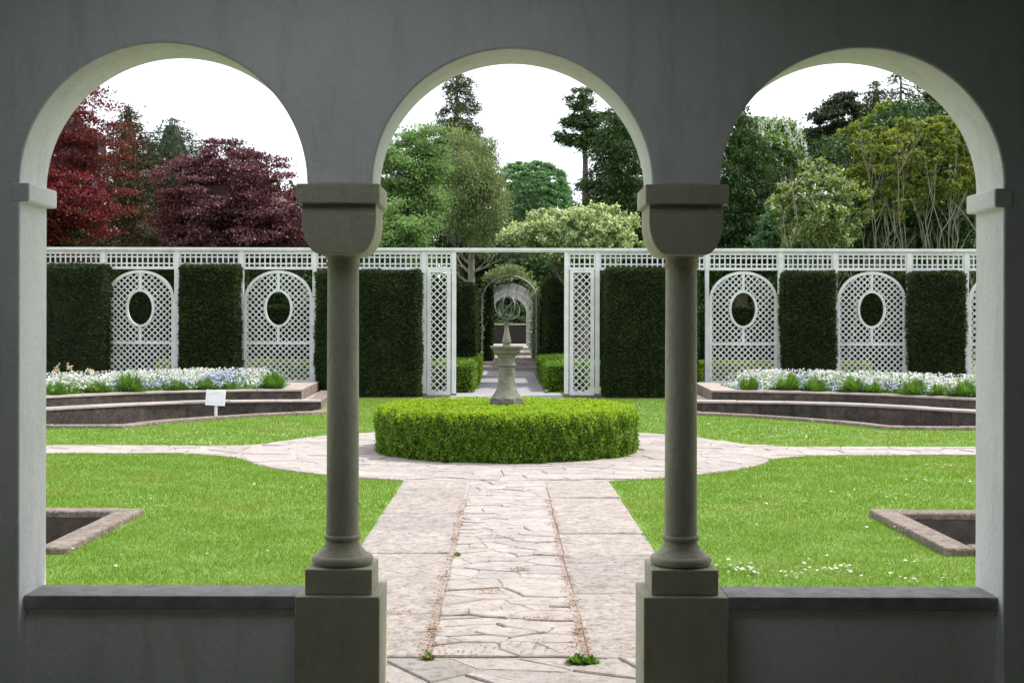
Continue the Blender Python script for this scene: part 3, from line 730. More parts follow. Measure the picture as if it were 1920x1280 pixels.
def arched(pa, pb, ztop_px=508, part=False):
    x0, x1 = fx(pa), fx(pb); cx = (x0+x1)/2; rx = (x1-x0)/2; zt = fz(ztop_px); zs = zt-rx*.86; zb = .30; fw = .062
    root = empty('arched_panel', (0, 0, 0)); root.parent = tr
    def oarc(r, rz, n_=36): return [(cx+r*math.cos(math.pi*i/n_), zs+rz*math.sin(math.pi*i/n_)) for i in range(n_+1)]
    o = oarc(rx, zt-zs); i_ = oarc(rx-fw, zt-zs-fw); m_ = MB()
    o = [(x1, zb)]+o+[(x0, zb)]; i_ = [(x1-fw, zb)]+i_+[(x0+fw, zb)]; n_ = len(o)
    for y in (-.03, .03): m_.v += [(x, TY+y, z) for x, z in o]+[(x, TY+y, z) for x, z in i_]
    for j in range(n_-1):
        m_.f += [(j, j+1, n_+j+1, n_+j), (2*n_+j, 3*n_+j, 3*n_+j+1, 2*n_+j+1), (j, 2*n_+j, 2*n_+j+1, j+1), (n_+j, n_+j+1, 3*n_+j+1, 3*n_+j)]
    T(m_).build('panel_frame', M['paint'], root)
    zr = fz(644); zc = fz(579); ax, az = .325, .43
    m_ = MB(); m_.box((x0+fw, TY-.026, zr-.028), (x1-fw, TY+.026, zr+.028)); m_.box((x0+fw, TY-.028, zb), (x1-fw, TY+.028, zb+.06)); T(m_).build('panel_rail', M['paint'], root)
    m_ = MB(); m_.box((cx-.028, TY-.025, zr+.028), (cx+.028, TY+.025, zc-az+.02)); T(m_).build('panel_stile', M['paint'], root)
    m_ = MB(); m_.box((cx-.028, TY-.025, zc+az-.02), (cx+.028, TY+.025, zt-.04)); T(m_).build('panel_stile', M['paint'], root)
    m_ = MB(); n_ = 48; ow = .052
    for j in range(n_):
        a = 2*math.pi*j/n_
        for (ra, rb, y) in ((ax, az, -.033), (ax, az, .033), (ax-ow, az-ow, .033), (ax-ow, az-ow, -.033)): m_.v.append((cx+ra*math.cos(a), TY+y, zc+rb*math.sin(a)))
    for j in range(n_):
        q = (j+1) % n_
        for e in range(4): m_.f.append((j*4+e, q*4+e, q*4+(e+1) % 4, j*4+(e+1) % 4))
    T(m_).build('oval_frame', M['paint'], root, smooth=30)
    def inside(x, z):
        if not (x0+fw*.6 < x < x1-fw*.6 and zb+.03 < z): return False
        if z > zs and ((x-cx)/(rx-fw*.6))**2+((z-zs)/(zt-zs-fw*.6))**2 > 1: return False
        return ((x-cx)/(ax-.02))**2+((z-zc)/(az-.02))**2 > 1
    if part:
        lattice(inside, x0, x1, zb, zt, root, .139, join='lattice'); return
    lattice(lambda x, z: inside(x, z) and z > zr+.01, x0, x1, zb, zt, root, .139, 'arch_slat')
    lattice(lambda x, z: inside(x, z) and z < zr-.01, x0, x1, zb, zt, root, .139, 'lower_slat')
for a, b_ in ((199, 327), (458, 586), (1329.5, 1457.5), (1570, 1698.5), (1816, 1945)): arched(a, b_, part=(a == 1816))
for a, b_ in ((801, 845), (1068, 1114)):
    x0, x1 = fx(a)-.003, fx(b_)+.003; zt = ZF0-.003; zb = .02
    m_ = MB(); m_.box((x0, TY-.03, zb), (x0+.09, TY+.03, zt)); m_.box((x1-.09, TY-.03, zb), (x1, TY+.03, zt)); m_.box((x0+.09, TY-.03, zt-.06), (x1-.09, TY+.03, zt)); m_.box((x0+.09, TY-.03, zb), (x1-.09, TY+.03, zb+.09))
    pn = T(m_).build('pier_panel', M['paint'], tr)
    lattice(lambda x, z: x0+.06 < x < x1-.06 and zb+.06 < z < zt-.04, x0, x1, zb, zt, pn, .158, 'pier_slat')

# ---------------------------------------------------------------- arbour with climbers at the end of the walk
ar = tag(empty('hooped_arbour', (0, 55, .3)), 'arched metal hoop arbour with climbing plants over the far walk', 'arbour')
mb_y = [46.2, 46.6, 47.5, 48.5, 49.5, 50.5, 52, 53.5, 55, 56.5, 58, 60, 62, 64, 66, 68, 70]
for i, y in enumerate(mb_y):
    m_ = MB(); pts = []; r = .93; zs = 2.25 if i < 2 else 2.0
    for q in range(4): pts.append((r+.05, 0, q*zs/4))
    for q in range(15):
        a = math.pi*q/14; pts.append(((r+.05)*math.cos(a), 0, zs+r*.92*math.sin(a)))
    for q in range(3, -1, -1): pts.append((-r-.05, 0, q*zs/4))
    m_.tube([(x+.10, y-55, z-.02) for x, _, z in pts], .03 if i < 2 else .018, 6); m_.build('hoop', M['metal'], ar, smooth=60)
for a in [math.pi*q/8 for q in range(9)]:
    m_ = MB(); x = .10+.96*math.cos(a); z = 2.05+.86*math.sin(a)
    m_.tube([(x, 46.2-55, z), (x, 70-55, z)], .014, 5); m_.build('long_rod', M['metal'], ar)
for s in (-1, 1):
    for z in (.5, 1.0, 1.5):
        m_ = MB(); m_.tube([(.10+s*.98, -8.8, z), (.10+s*.98, 15, z)], .02, 5); m_.build('long_rod', M['metal'], ar)
n_ = 5500; a = rng.uniform(.0, math.pi, n_); y = 46.1+np.abs(rng.normal(0, 2.2, n_)); rr = .98+rng.normal(.05, .10, n_)
keep = (rng.uniform(0, 1, n_) < .2+.8*(np.cos(a) < .3))
P = np.stack([.10+rr*np.cos(a), y-55, 2.3+rr*np.sin(a)], 1)[keep]
lg = rng.uniform(0, 2.3, 2600); P2 = np.stack([.10-1.0+rng.normal(0, .07, 2600), 46.1-55+np.abs(rng.normal(0, 3, 2600)), lg], 1)
P3 = P2.copy(); P3[:, 0] += 2.0; P3 = P3[:1500]
link('climber', npmesh('climber', leaves(np.concatenate([P, P2, P3]), .10, .07), 4, M['weep']), None, ar)
ew = MB(); ew.box((-2.6, 76, 0), (2.6, 76.4, 1.62)); tag(ew.build('end_wall', M['dark_wall']), 'low dark wall closing the far end of the arbour walk', 'wall')
ew = MB(); ew.box((-2.65, 75.95, 1.622), (2.65, 76.45, 1.72)); tag(ew.build('wall_coping', M['coping']), 'pale coping slab on the dark wall at the end of the arbour', 'coping')

# ---------------------------------------------------------------- sign
sg = tag(empty('sign', at(405, 783, 22.2)[:2]+(0,)), 'small white notice board on a short post in front of the left pool', 'sign')
m_ = MB(); m_.box((-.022, -.01, -.1), (.022, .02, .21)); m_.build('post', M['signw'], sg)
m_ = MB(); m_.box((-.168, -.022, -.135), (.168, .0, .135)); bd = m_.build('board', M['signw'], sg, bevel=.004); bd.location = (0, -.012, .335); bd.rotation_euler = (R(-8), R(3), 0)
m_ = MB(); m_.box((-.085, -.0245, .082), (.085, -.022, .094))
for a, b_ in (((-.13, .058), (.13, .062)), ((-.13, -.09), (.13, -.086)), ((-.13, -.086), (-.126, .058)), ((.126, -.086), (.13, .058))): m_.box((a[0], -.0245, a[1]), (b_[0], -.022, b_[1]))
m_.build('printing', M['signg'], bd)

# ---------------------------------------------------------------- flower beds
def upY(x):
    xs = [p[0] for p in UP]; ys = [p[1] for p in UP]; return np.interp(-np.abs(x), xs, ys)
wfs = {}
for s in (-1, 1):
    n_ = 26000; x = s*rng.uniform(4.55, 11.0, n_); d = .30+rng.uniform(0, 1, n_)**.9*2.1; y = upY(x)+d
    ok = (y < 28.2); x, y, d = x[ok], y[ok], d[ok]
    edge = np.clip((np.abs(x)-4.5)/.9, .25, 1)
    hgt = (.08+.24*np.clip(d/1.0, 0, 1))*edge*(1+.25*np.sin(x*2.7)*np.cos(y*3.1))
    hz = .31+hgt*rng.uniform(.2, 1.05, len(x))
    P = np.stack([x, y, hz], 1)
    f = np.sin(x*1.9+1.3)+.7*np.sin(x*4.3)+rng.normal(0, .5, len(x))
    isb = ((d < .75) & (f > .2)) | ((np.abs(x) < 6.0) & (d < 1.5) & (f > -.6)); top = hz > .31+hgt*.55
    grn = rng.uniform(0, 1, len(x)) < .22; isw = top & ~isb & ~grn & ((d > .55) | (rng.uniform(0, 1, len(x)) < .3)); isb &= ~grn
    bed = tag(link('white_flowers', npmesh('white_flowers', leaves(P[isw], .055, .045, [0, -.5, .8], .5), 4, M['white'])), kind='stuff')
    bed['label'] = 'mass of small white flowers filling the %s raised bed' % SIDE[s]
    bb = tag(link('blue_flowers', npmesh('blue_flowers', leaves(P[isb & top], .05, .04, [0, -.5, .8], .5), 4, M['blue'])), kind='stuff'); bb['label'] = 'drift of pale blue flowers along the front of the %s raised bed' % SIDE[s]
    lf = P[~top | grn]; lf = np.concatenate([lf, lf+[.02, .01, -.05]])
    g = tag(link('flower_foliage', npmesh('flower_foliage', leaves(lf, .08, .03, [0, -.3, .8], .6), 4, M['herb'])), kind='stuff'); g['label'] = 'green leaves under the flowers of the %s raised bed' % SIDE[s]
    # tall stalk flowers at the back
    n2 = 2600; x = s*rng.uniform(4.7, 11, n2); y = upY(x)+rng.uniform(1.2, 2.4, n2); ok = y < 28.2; x, y = x[ok], y[ok]
    P = np.stack([x, y, rng.uniform(.56, .72, len(x))*np.clip((np.abs(x)-3.6)/1.4, .8, 1)], 1)
    o = tag(link('stalk_flowers', npmesh('stalk_flowers', leaves(P, .05, .03, [0, -.5, .8], .6), 4, M['white'])), kind='stuff'); o['label'] = 'taller white flower spikes at the back of the %s raised bed' % SIDE[s]
def tuft(x, y, z, r, h, n_, mat, name, label, cat, group=None, par=None):
    a = rng.uniform(0, 2*math.pi, n_); q = np.sqrt(rng.uniform(0, 1, n_))*r*.45
    b0 = np.stack([q*np.cos(a), q*np.sin(a), 0*a], 1); lean = rng.uniform(.1, 1, n_)*r*(1+.25*np.sin(2*a+x*5))
    hh = h*rng.uniform(.45, 1.15, n_)*(1-.45*(lean/r)**2)*(1+.25*np.sin(3*a+x*9))
    tip = b0+np.stack([lean*np.cos(a), lean*np.sin(a), hh], 1); t = np.stack([-np.sin(a), np.cos(a), 0*a], 1)*.006
    midp = (b0+tip)/2; midp[:, 2] += hh*.12
    V = np.stack([b0, midp-t, tip, midp+t], 1).reshape(-1, 3)
    o = link(name, npmesh(name, V, 4, mat)); o.location = (x, y, z)
    if label: tag(o, label, cat, group)
    return o
words = ['first', 'second', 'third', 'fourth', 'fifth', 'sixth', 'seventh', 'eighth', 'ninth']
for s, L in ((-1, [(104, 745, .8), (182, 743, .75), (243, 740, 1.15), (332, 738, .65), (384, 733, .8), (432, 735, .6), (513, 732, 1.15)]),
             (1, [(1405, 737, .9), (1478, 738, 1.1), (1530, 742, .9), (1600, 743, 1.0), (1636, 746, .7), (1715, 750, 1.0), (1762, 750, .7), (1812, 758, 1.0)])):
    for i, (px, py, q) in enumerate(L):
        x = (px-HX)/96.0
        for _ in range(4): y = float(upY(x))+.42; x = (px-HX)*y/F
        tuft(x, y, .32, .25*q, .29*q, 1500, M['herb'], 'leafy_clump', '%s bushy green clump from the %s at the front of the %s raised bed' % (words[i], 'left', SIDE[s]), 'plant', 'green clumps edging the flower beds')
for i, (px, py) in enumerate(((105, 693), (128, 691), (168, 698))):
    x, y, z = at(px, py, 26.2); o = MB(); o.tube([(0, 0, 0), (.02, 0, z-.32)], .006, 5); st = empty('tall_yellow_flower', (x, y, .31)); tag(st, '%s pale yellow flower standing above the white ones at the far left' % ['leftmost', 'middle', 'rightmost'][i], 'flower', 'yellow flowers in the left bed')
    o.build('stem', M['herb'], st); P = np.array([.02, 0, z-.31])+rng.normal(0, .035, (26, 3)); link('bloom', npmesh('bloom', leaves(P, .07, .05), 4, M['yellowf']), None, st)

# ---------------------------------------------------------------- grass, daisies, litter
def lawn_mask(x, y):
    r = np.hypot(x, y-16.3); a, b_, c, d = PIT
    m_ = ~((np.abs(x) < PW+.01) & (y < 14)) & (r > RO+.01) & ~((y > SP[0]) & (y < SP[1])) & ~((np.abs(x) > a-.01) & (np.abs(x) < b_) & (y > c-.01) & (y < d+.01))
    m_ &= ~((np.abs(x) < 1.0) & (y > 19)) & (y < 28.0)
    pool = RIM+[(-3.4, 24.3), (-3.7, 28.3), (-12, 28.3), (-12, 19.5)]
    m_ &= ~inpoly(-np.abs(x), y, pool)
    m_ &= ~in_flare(x, y)
    m_ &= ~((np.abs(x) < 1.92) & (y < 6.12))
    return m_
def grass(name, y0, y1, dens, h, wd, label, hw=.46):
    A = (y1-y0)*2*(hw*(y0+y1)/2+.4); n_ = int(A*dens)
    y = rng.uniform(y0, y1, n_); x = rng.uniform(-1, 1, n_)*(hw*y1+.4)
    k_ = (np.abs(x) < hw*y+.4) & lawn_mask(x+rng.normal(0, .025, n_)+.03*np.sin(y*5.1)*np.sin(y*1.7), y+rng.normal(0, .03, n_)+.03*np.sin(x*6.3)*np.sin(x*2.1)); x, y = x[k_], y[k_]; n_ = len(x)
    a = rng.uniform(0, 2*math.pi, n_); l = h*rng.uniform(.5, 1.2, n_)*(1+.3*np.sin(x*5+np.sin(y*4))*np.sin(y*6.3)); lean = l*rng.uniform(.1, .9, n_)
    t = np.stack([np.cos(a), np.sin(a), 0*a], 1)*wd/2; b2 = rng.uniform(0, 2*math.pi, n_)
    B = np.stack([x, y, 0*x], 1); tip = B+np.stack([lean*np.cos(b2), lean*np.sin(b2), l], 1)
    V = np.stack([B-t, B+t, tip], 1).reshape(-1, 3)
    o = tag(link(name, npmesh(name, V, 3, M['grass'])), kind='stuff'); o['label'] = label
grass('grass', 5.6, 10.5, 8500, .023, .0042, 'short mown grass of the near lawns')
grass('grass', 10.5, 15.9, 3800, .026, .0068, 'short mown grass beside the round path')
grass('grass', 16.8, 28.1, 1300, .032, .010, 'short mown grass of the far lawns')
def daisies(name, C, label):
    P = []
    for (x, y, r, n_) in C:
        for _ in range(n_):
            q = (x+random.gauss(0, r), y+random.gauss(0, r*.8)); P.append(q)
    P = np.array(P); P = P[lawn_mask(P[:, 0], P[:, 1])]; V = []
    for x, y in P:
        r = random.uniform(.008, .014); z = random.uniform(.03, .05); tx, ty = random.uniform(-.45, .45), random.uniform(-.5, .3)
        for r_, dz in ((r, 0), (r*.35, .004)):
            for i in range(6):
                a = math.pi/3*i; V.append((x+r_*math.cos(a), y+r_*math.sin(a), z+dz+r_*(tx*math.cos(a)+ty*math.sin(a))))
    me = npmesh(name, np.array(V), 6); me.materials.append(M['white']); me.materials.append(M['yellowf'])
    me.polygons.foreach_set('material_index', np.tile([0, 1], len(V)//12).astype(np.int32))
    o = tag(link(name, me), kind='stuff'); o['label'] = label
C = []
for px, py, r, n_ in ((1400, 1075, .08, 22), (1370, 1065, .10, 14), (1460, 1085, .1, 12), (1550, 1075, .1, 20), (1600, 1070, .1, 10), (1520, 1065, .2, 12), (1705, 1060, .05, 3), (1740, 1090, .1, 10), (1710, 1095, .03, 8),
                      (1730, 935, .15, 14), (1590, 930, .2, 8), (1790, 905, .2, 14), (1640, 865, .3, 16), (1450, 885, .3, 18), (1760, 875, .2, 14), (1690, 1000, .3, 8), (1480, 960, .4, 8), (1350, 990, .3, 4),
                      (132, 1040, .02, 2), (530, 1018, .01, 1), (300, 940, .15, 6), (550, 915, .2, 8), (180, 1080, .2, 3), (400, 1050, .5, 8)):
    Y = EYE*F/(py-HY); C.append(((px-HX)*Y/F, Y, r, n_))
daisies('daisies', C, 'small white daisies scattered over the near lawns')
C = []
for i in range(75):
    px = random.choice([random.uniform(90, 600), random.uniform(1310, 1830), random.uniform(1200, 1240)]); py = random.uniform(790, 838) if abs(px-950) > 320 else random.uniform(755, 800)
    Y = EYE*F/(py-HY); C.append(((px-HX)*Y/F, Y, .25, random.randint(3, 11)))
daisies('daisies', C, 'white daisies dotted over the far lawns')
# petals and litter in the joints of the main path
L = []
for s, (xa, n_) in ((-1, (-.38, 900)), (1, (.38, 900))):
    y = 6.15+rng.uniform(0, 1, n_)**1.7*5.5; y += .1*np.sin(y*9); L.append(np.stack([xa+rng.normal(0, .016+.012*np.abs(np.sin(y*2.3)), n_), y, np.full(n_, .026)+rng.uniform(0, .008, n_)], 1))
for xx, yy, r, n_ in ((-.1, 7.6, .05, 60), (.1, 8.3, .05, 60), (-.6, 7.05, .12, 60), (.2, 6.9, .07, 40), (-.08, 9.6, .04, 40), (-.2, 6.2, .3, 90), (.3, 6.3, .2, 70)):
    L.append(np.stack([rng.normal(xx, r, n_), rng.normal(yy, r*.35, n_), np.full(n_, .027)], 1))
o = tag(link('leaf_litter', npmesh('leaf_litter', leaves(np.concatenate(L), .016, .011, [0, 0, 1.], .35), 4, M['litter'])), kind='stuff'); o['label'] = 'reddish fallen petals gathered in the joints of the main path'
for i, (px, py, r) in enumerate(((805, 1241, .035), (858, 1045, .03), (1085, 1247, .05), (1110, 1248, .04))):
    Y = EYE*F/(py-HY); tuft((px-HX)*Y/F, Y, .008, r, r*.9, 160, M['herb'], 'grass_tuft', ['grass tuft at the near left joint of the path', 'tiny green weed in the left joint halfway up the path', 'left one of two grass tufts at the near right of the path', 'right one of two grass tufts at the near right of the path'][i], 'weed')

# ---------------------------------------------------------------- trees
def branch(mb, p, d, L, r, depth, sp=.5, rn=random):
    pts = [Vector(p)]; d = Vector(d).normalized(); n_ = 5; rad = [r]
    for i in range(n_):
        d = (d+Vector((rn.gauss(0, .13), rn.gauss(0, .13), rn.gauss(0, .08)+.04))).normalized(); pts.append(pts[-1]+d*L/n_); rad.append(r*(1-.75*(i+1)/n_))
    mb.tube(pts, rad, 5 if r < .06 else 7, cap=False)
    if depth:
        for k_ in range(3 if depth > 1 else 4):
            i = rn.randint(1, n_); dd = (d+Vector((rn.uniform(-1, 1), rn.uniform(-1, 1), rn.uniform(-.1, .9)))*sp*1.4).normalized()
            branch(mb, pts[i], dd, L*rn.uniform(.5, .75), rad[i]*.65, depth-1, sp, rn)

def broad(name, label, px, py, rpx, rpy, Y, mat, n_=30000, L=.12, W=.09, clumps=150, flat=.5, cs=.16, trunk=True, bark='bark', group=None, extra=None, shell=.35, ry=None, ground=True, core=True, droop=0, lump=.18):
    cx, _, cz = at(px, py, Y); rx = rpx*Y/F; rz = rpy*Y/F; ry = ry or min(rx, 3.2)
    root = tag(empty(name, (cx, Y, 0)), label, 'tree', group)
    u = unit(rng.normal(size=(clumps, 3))); rad = rng.uniform(shell, 1.0, (clumps, 1))**.5
    u[:, 1] = np.where(rng.uniform(0, 1, clumps) < .72, -np.abs(u[:, 1]), u[:, 1])
    lp = 1+lump*np.sin(u[:, 0]*5+px)*np.cos(u[:, 2]*6+py)
    C_ = u*rad*lp[:, None]*[rx, ry, rz]+[0, 0, cz]
    C_ = C_[C_[:, 2] > .5]; nc = len(C_)
    sz = rng.uniform(.5, 1.4, nc)*cs*(rx+rz)
    idx = rng.integers(0, nc, n_)
    off = rng.normal(size=(n_, 3))*.5; off = off*(sz[idx][:, None])*[1, 1, flat]
    P = C_[idx]+off; P[:, 2] -= droop*np.abs(off[:, 0])*.5
    if droop: P[:, 2] -= rng.uniform(0, droop, n_)
    P = P[P[:, 2] > .3]
    up_ = np.array([0, -.25, .8])
    link('crown', npmesh(name+'_crown', leaves(P, L, W, up_, .62, axis=(None if not droop else [0, 0, -1.])), 4, mat), None, root)
    mb = MB()
    if trunk:
        base = Vector((random.uniform(-.3, .3), .2, 0)); top = Vector((0, .2, max(cz+rz*.35, 1)))
        mb.tube([base, base.lerp(top, .4)+Vector((.1, 0, 0)), top], [.05*rx+.12, .035*rx+.09, .03], 9)
        for k_ in range(9):
            p = base.lerp(top, random.uniform(.4, .95)); a = random.uniform(0, 2*math.pi)
            branch(mb, p, (math.cos(a), math.sin(a)*.7, .5), rx*.8, .045+.01*rx, 1)
        mb.build('trunk', M[bark], root, smooth=60)
    if core:
        bm = bmesh.new(); bmesh.ops.create_icosphere(bm, subdivisions=3, radius=1)
        for v in bm.verts:
            k_ = 1+.13*math.sin(v.co.x*7+px)*math.cos(v.co.z*6)+.08*math.sin(v.co.y*11+v.co.z*9)
            v.co = Vector((v.co.x*rx*.68*k_, v.co.y*ry*.62*k_+.35, cz+v.co.z*rz*.70*k_))
        me = bpy.data.meshes.new('inner'); bm.to_mesh(me); bm.free(); link('inner_foliage', me, extra or mat, root)
    return root

def conifer(name, label, px, top, bot, wpx, Y, mat, tiers=26, n_=16000, L=.16, W=.045, droop=.25, power=1.0, sparse=0, start=None, curve=.2, lower_px=None, group=None, bark='bark'):
    x, _, zt = at(px, top, Y); zb = EYE-(bot-HY)*Y/F; R0 = wpx*Y/F
    root = tag(empty(name, (x, Y, 0)), label, 'tree', group)
    mb = MB(); mb.tube([(0, 0, 0), (.03, 0, zt*.5), (0, 0, zt)], [.26, .16, .02], 8)
    P = []; Nn = []; per = []
    for i in range(tiers):
        f = (i+random.uniform(.0, .8))/tiers; z = zt-(zt-zb)*f; rr = R0*(f**power)*random.uniform(.8, 1.12)+.15
        nb = 8 if not sparse else 5
        for j in range(nb):
            a = 2*math.pi*(j+random.random())/nb; l = rr*random.uniform(.72, 1.12)
            if sparse and random.random() < sparse: continue
            tip = Vector((l*math.cos(a), l*math.sin(a), -droop*l+curve*l)); m1 = Vector((l*.5*math.cos(a), l*.5*math.sin(a), -droop*l*.35))
            if sparse or j % 3 == 0: mb.tube([(0, 0, z), (m1.x, m1.y, z+m1.z), (tip.x, tip.y, z+tip.z)], [.03, .02, .008], 4, cap=False)
            per.append((z, a, l, m1, tip))
    w_ = np.array([p[2]**1.6+.05 for p in per]); w_ /= w_.sum(); idx = rng.choice(len(per), n_, p=w_)
    t = (rng.uniform(.0, 1, n_)**.6)
    A = np.array([[0, 0, p[0]] for p in per])[idx]; B = np.array([[p[3].x, p[3].y, p[0]+p[3].z] for p in per])[idx]; C_ = np.array([[p[4].x, p[4].y, p[0]+p[4].z] for p in per])[idx]
    t = t[:, None]; Q = (1-t)**2*A+2*t*(1-t)*B+t*t*C_
    wd = np.array([p[2] for p in per])[idx][:, None]*.16*(1.25-t)+.05
    Q += rng.normal(size=(n_, 3))*wd*[1, 1, .42]; Q[:, 2] -= np.abs(rng.normal(0, .1, n_))*(1+droop)
    ax_ = unit(C_-A)+[0, 0, -.3]
    link('crown', npmesh(name+'_crown', leaves(Q, L, W, [0, -.2, .6], .75, axis=ax_), 4, mat), None, root)
    mb.build('trunk', M[bark], root, smooth=60)
    if not sparse:
        mb = MB(); pr = [(max(R0*(f**power)*.34, .02), zt-(zt-zb)*f) for f in (1, .8, .6, .4, .2, .06)]; mb.lathe(pr, n=14); mb.build('inner_foliage', mat, root, smooth=60)
    return root

broad('copper_beech', 'large bright copper-red beech at the far left behind the trellis', 55, 335, 190, 212, 38, M['red'], 72000, .085, .06, 380, .25, .09, shell=.25, lump=.14, extra=M['purple'])
broad('copper_beech', 'bright green branches growing low in the copper-red beech', 135, 400, 40, 60, 37.2, M['redgreen'], 1500, .10, .07, 14, .3, .22, trunk=False, core=False)
COL.objects[-1]
broad('purple_beech', 'rounded dark purple beech standing left of the first column', 436, 402, 150, 130, 36, M['purple'], 62000, .08, .055, 320, .3, .085, shell=.25, lump=.14)
broad('purple_beech', 'small reddish purple tree low beside the first column', 560, 425, 80, 70, 38.5, M['purple'], 16000, .09, .06, 90, .3, .12, trunk=True)
conifer('brown_conifer', 'brownish pointed conifer behind the copper-red beech', 240, 196, 480, 135, 46, M['con_brown'], 30, 30000, droop=.35, power=.8)
conifer('dark_conifer', 'dark broad conifer with a blunt tip behind the purple beech', 322, 222, 480, 185, 50, M['con_dark'], 26, 34000, droop=.3, power=.62)
conifer('dark_conifer', 'slim dark conifer half hidden between the brown one and the broad one', 285, 262, 480, 70, 52, M['con_dark'], 20, 9000, power=.6)
broad('birch_tree', 'fresh green birch just right of the first column', 765, 360, 80, 125, 38, M['birch'], 42000, .085, .055, 230, .5, .10, shell=.15, bark='palebark', lump=.25, core=False)
broad('birch_tree', 'low green bushy tree right of the first column above the trellis', 720, 450, 90, 60, 35, M['birch'], 20000, .085, .055, 110, .5, .12)
conifer('tall_conifer', 'tall thin sparse conifer with bare upper trunk in the central arch', 856, 128, 330, 66, 50, M['con_olive'], 17, 12000, .17, .05, droop=.45, power=.42, sparse=.25)
conifer('dark_conifer', 'wide dark conifer below the tall sparse one', 858, 228, 480, 95, 49, M['con_dark'], 20, 24000, droop=.2, power=.5)
broad('weeping_birch', 'olive green weeping tree with pale branches in the central arch', 880, 350, 70, 112, 43.5, M['weep'], 40000, .10, .034, 150, .7, .12, droop=.4, shell=.1, bark='palebark', core=False)
broad('dark_shrub', 'dark green shrub low between the weeping tree and the dome', 895, 465, 70, 55, 54, M['ever'], 14000, .14, .10, 80, .5, .14, trunk=False)
broad('dome_tree', 'dense rounded mid green tree in the middle of the central arch', 997, 385, 74, 86, 86, M['dome'], 60000, .15, .10, 420, .4, .05, shell=.8, lump=.04, ry=3.2)
conifer('scots_pine', 'pine with bare dark trunk and tufted crown right of the central gap', 1096, 165, 290, 52, 46, M['ever'], 9, 11000, .13, .05, droop=-.1, power=.35, sparse=.18, curve=.0)
conifer('dark_evergreen', 'broad dark evergreen left of the second column', 1160, 185, 500, 105, 41, M['ever'], 26, 42000, .13, .05, droop=.4, power=.6)
conifer('dark_evergreen', 'dark evergreen hidden behind the second column', 1265, 190, 500, 105, 42, M['ever'], 24, 22000, .13, .05, droop=.4, power=.5)
conifer('dark_evergreen', 'dark evergreen with drooping boughs right of the second column', 1388, 196, 500, 100, 40, M['ever'], 26, 38000, .13, .05, droop=.4, power=.55)
broad('flowering_dogwood', 'cream flowering shrubby tree above the gateway and right of it', 1080, 440, 138, 52, 35, M['cream'], 32000, .085, .06, 260, .9, .045, extra=M['dome'], lump=.16)
broad('green_shrub', 'leafy green tree filling the view through the gateway', 985, 500, 130, 60, 83, M['dome'], 24000, .2, .14, 120, .5, .12, trunk=False)
broad('bright_shrub', 'bright green shrub just above the dark wall at the end of the arbour', 955, 600, 60, 30, 79, M['birch'], 6000, .14, .1, 50, .5, .14, trunk=False)
ch = broad('horse_chestnut', 'horse chestnut with white candle blossoms right of the second column', 1440, 300, 62, 75, 43, M['birch'], 30000, .12, .08, 120, .45, .12, shell=.7)
P = []
for i in range(150):
    u = unit(rng.normal(size=(1, 3)))[0]; u[1] = -abs(u[1]); u[2] = abs(u[2])*.9 if random.random() < .7 else u[2]
    c = u*[62*43/F, 2.2, 75*43/F]*1.05+[0, 0, at(0, 300, 43)[2]]
    for j in range(9): P.append(c+[random.gauss(0, .025), random.gauss(0, .025), j*.028])
link('blossom', npmesh('blossom', leaves(np.array(P), .06, .045), 4, M['candle']), None, ch)
broad('cedar_tree', 'dark blue-green cedar with flat layers behind the horse chestnut', 1530, 280, 72, 48, 54, M['con_dark'], 22000, .14, .07, 46, .13, .28, lump=.1)
broad('black_pine', 'tall dark pine with a rounded crown against the sky', 1572, 218, 52, 48, 52, M['con_dark'], 18000, .13, .06, 70, .35, .16, core=False)
conifer('wispy_conifer', 'wispy olive conifer right of the dark pine', 1642, 150, 420, 62, 48, M['con_olive'], 22, 18000, .15, .045, droop=.3, power=.6)
conifer('thin_larch', 'thin nearly bare conifer tip at the right of the right arch', 1688, 125, 230, 42, 50, M['con_olive'], 9, 1500, .15, .05, droop=.5, power=.3, sparse=.3)
broad('golden_tree', 'yellow green bushy tree below the thin conifer', 1672, 222, 42, 36, 46, M['yg'], 11000, .10, .07, 60, .4, .16)
broad('dark_holm_oak', 'dark green broad tree at the top right of the right arch', 1790, 225, 95, 75, 44, M['ever'], 26000, .12, .08, 130, .4, .12)
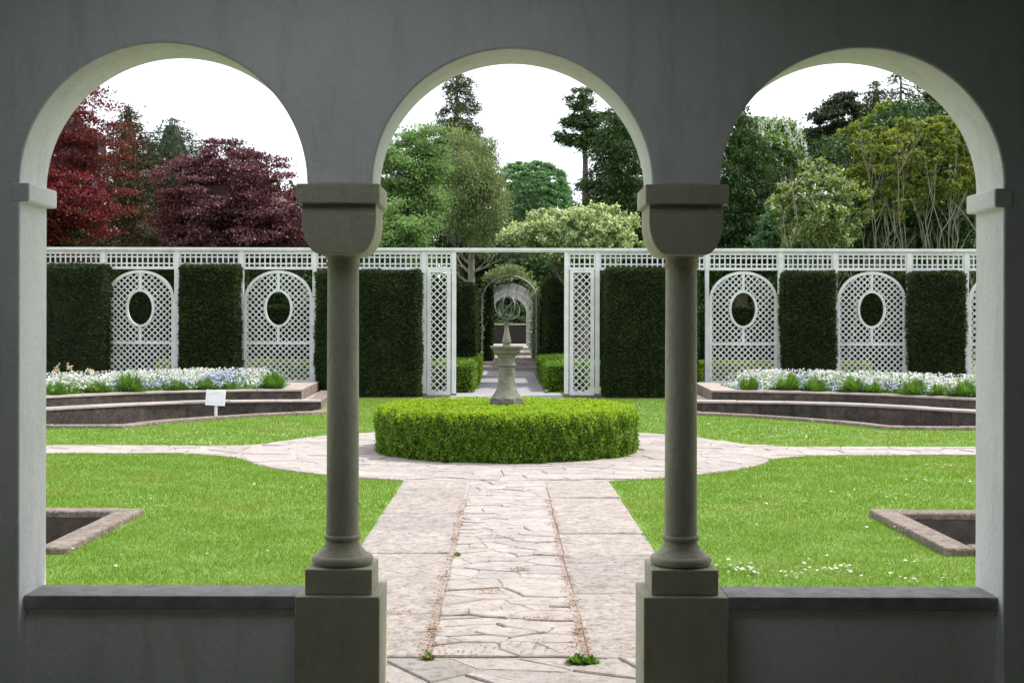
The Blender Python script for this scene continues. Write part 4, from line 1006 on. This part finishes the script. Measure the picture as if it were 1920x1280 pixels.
def shrub(name, label, px, py, rpx, rpy, Y, mat, n_, stems, h0, clumps=170, flat=.6, bark='palebark', cs=.1):
    root = broad(name, label, px, py, rpx, rpy, Y, mat, n_, .11, .06, clumps, flat, cs, trunk=False, core=False, ry=1.6, lump=.25)
    mb = MB(); rx = rpx*Y/F; cz = at(0, py, Y)[2]
    for i in range(stems):
        a = random.uniform(-1, 1); x = a*rx*.75; p = Vector((x, random.uniform(-1.2, .4), 0)); tgt = Vector((a*rx*.95+random.gauss(0, .4), random.uniform(-1.6, .2), cz+random.uniform(-.2, .8)))
        pts = [p]; nseg = 6
        for k_ in range(1, nseg+1): pts.append(p.lerp(tgt, k_/nseg)+Vector((random.gauss(0, .10), random.gauss(0, .1), 0)))
        mb.tube(pts, [.025-.003*k_ for k_ in range(nseg+1)], 6, cap=False)
        for k_ in (2, 3, 4, 5):
            d = Vector((random.uniform(-.7, .7), random.uniform(-.5, .3), 1)); branch(mb, pts[k_], d, 1.3, .014, 1, .45)
    mb.build('stems', M[bark], root, smooth=60); return root
shrub('rhododendron', 'tall leggy rhododendron with many pale bare stems at the far right', 1715, 310, 160, 92, 36, M['rhodo'], 32000, 19, 0, clumps=420, cs=.034)
shrub('rhododendron', 'lower dense rhododendron with pale flecked leaves left of the leggy one', 1535, 385, 85, 80, 35, M['fleck'], 20000, 5, 0, clumps=260, cs=.05)
broad('green_shrub', 'dark shrub filling low behind the leggy rhododendron', 1715, 380, 210, 165, 40, M['ever'], 42000, .12, .08, 240, .5, .1)
broad('green_shrub', 'mid green shrub low behind the flecked rhododendron', 1500, 430, 80, 70, 38, M['dome'], 14000, .11, .07, 80, .5, .12)
# far wood that closes the view
n_ = 60000; x = rng.uniform(-40, 40, n_); zmax = 6.4+1.0*np.sin(x*.45)+.6*np.sin(x*1.3+1); z = rng.uniform(0, 1, n_)*zmax; y = 58+rng.normal(0, .8, n_)-z*.1
y = np.where((np.abs(x) < 3.2) | ((np.abs(x) < 7) & (rng.uniform(0, 1, n_) < .5)), 79+rng.normal(0, .5, n_), y); zz = z
P = np.stack([x, y, zz], 1); P = bumpy(P, np.tile([0, -1., 0], (n_, 1)), .8, 1.3, 9)
wd = link('woodland', npmesh('woodland', leaves(P, .32, .22, [0, -.5, .6], .6), 4, M['ever'])); tag(wd, kind='stuff'); wd['label'] = 'dark belt of distant woodland behind all the trees'
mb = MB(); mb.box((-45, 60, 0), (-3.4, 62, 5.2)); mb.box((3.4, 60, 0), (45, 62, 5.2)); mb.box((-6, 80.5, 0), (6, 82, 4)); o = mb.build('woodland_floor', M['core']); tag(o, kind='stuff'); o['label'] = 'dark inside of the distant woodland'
print('objects', len(bpy.data.objects), 'tris', sum(len(m_.loops)-2*len(m_.polygons) for m_ in bpy.data.meshes))
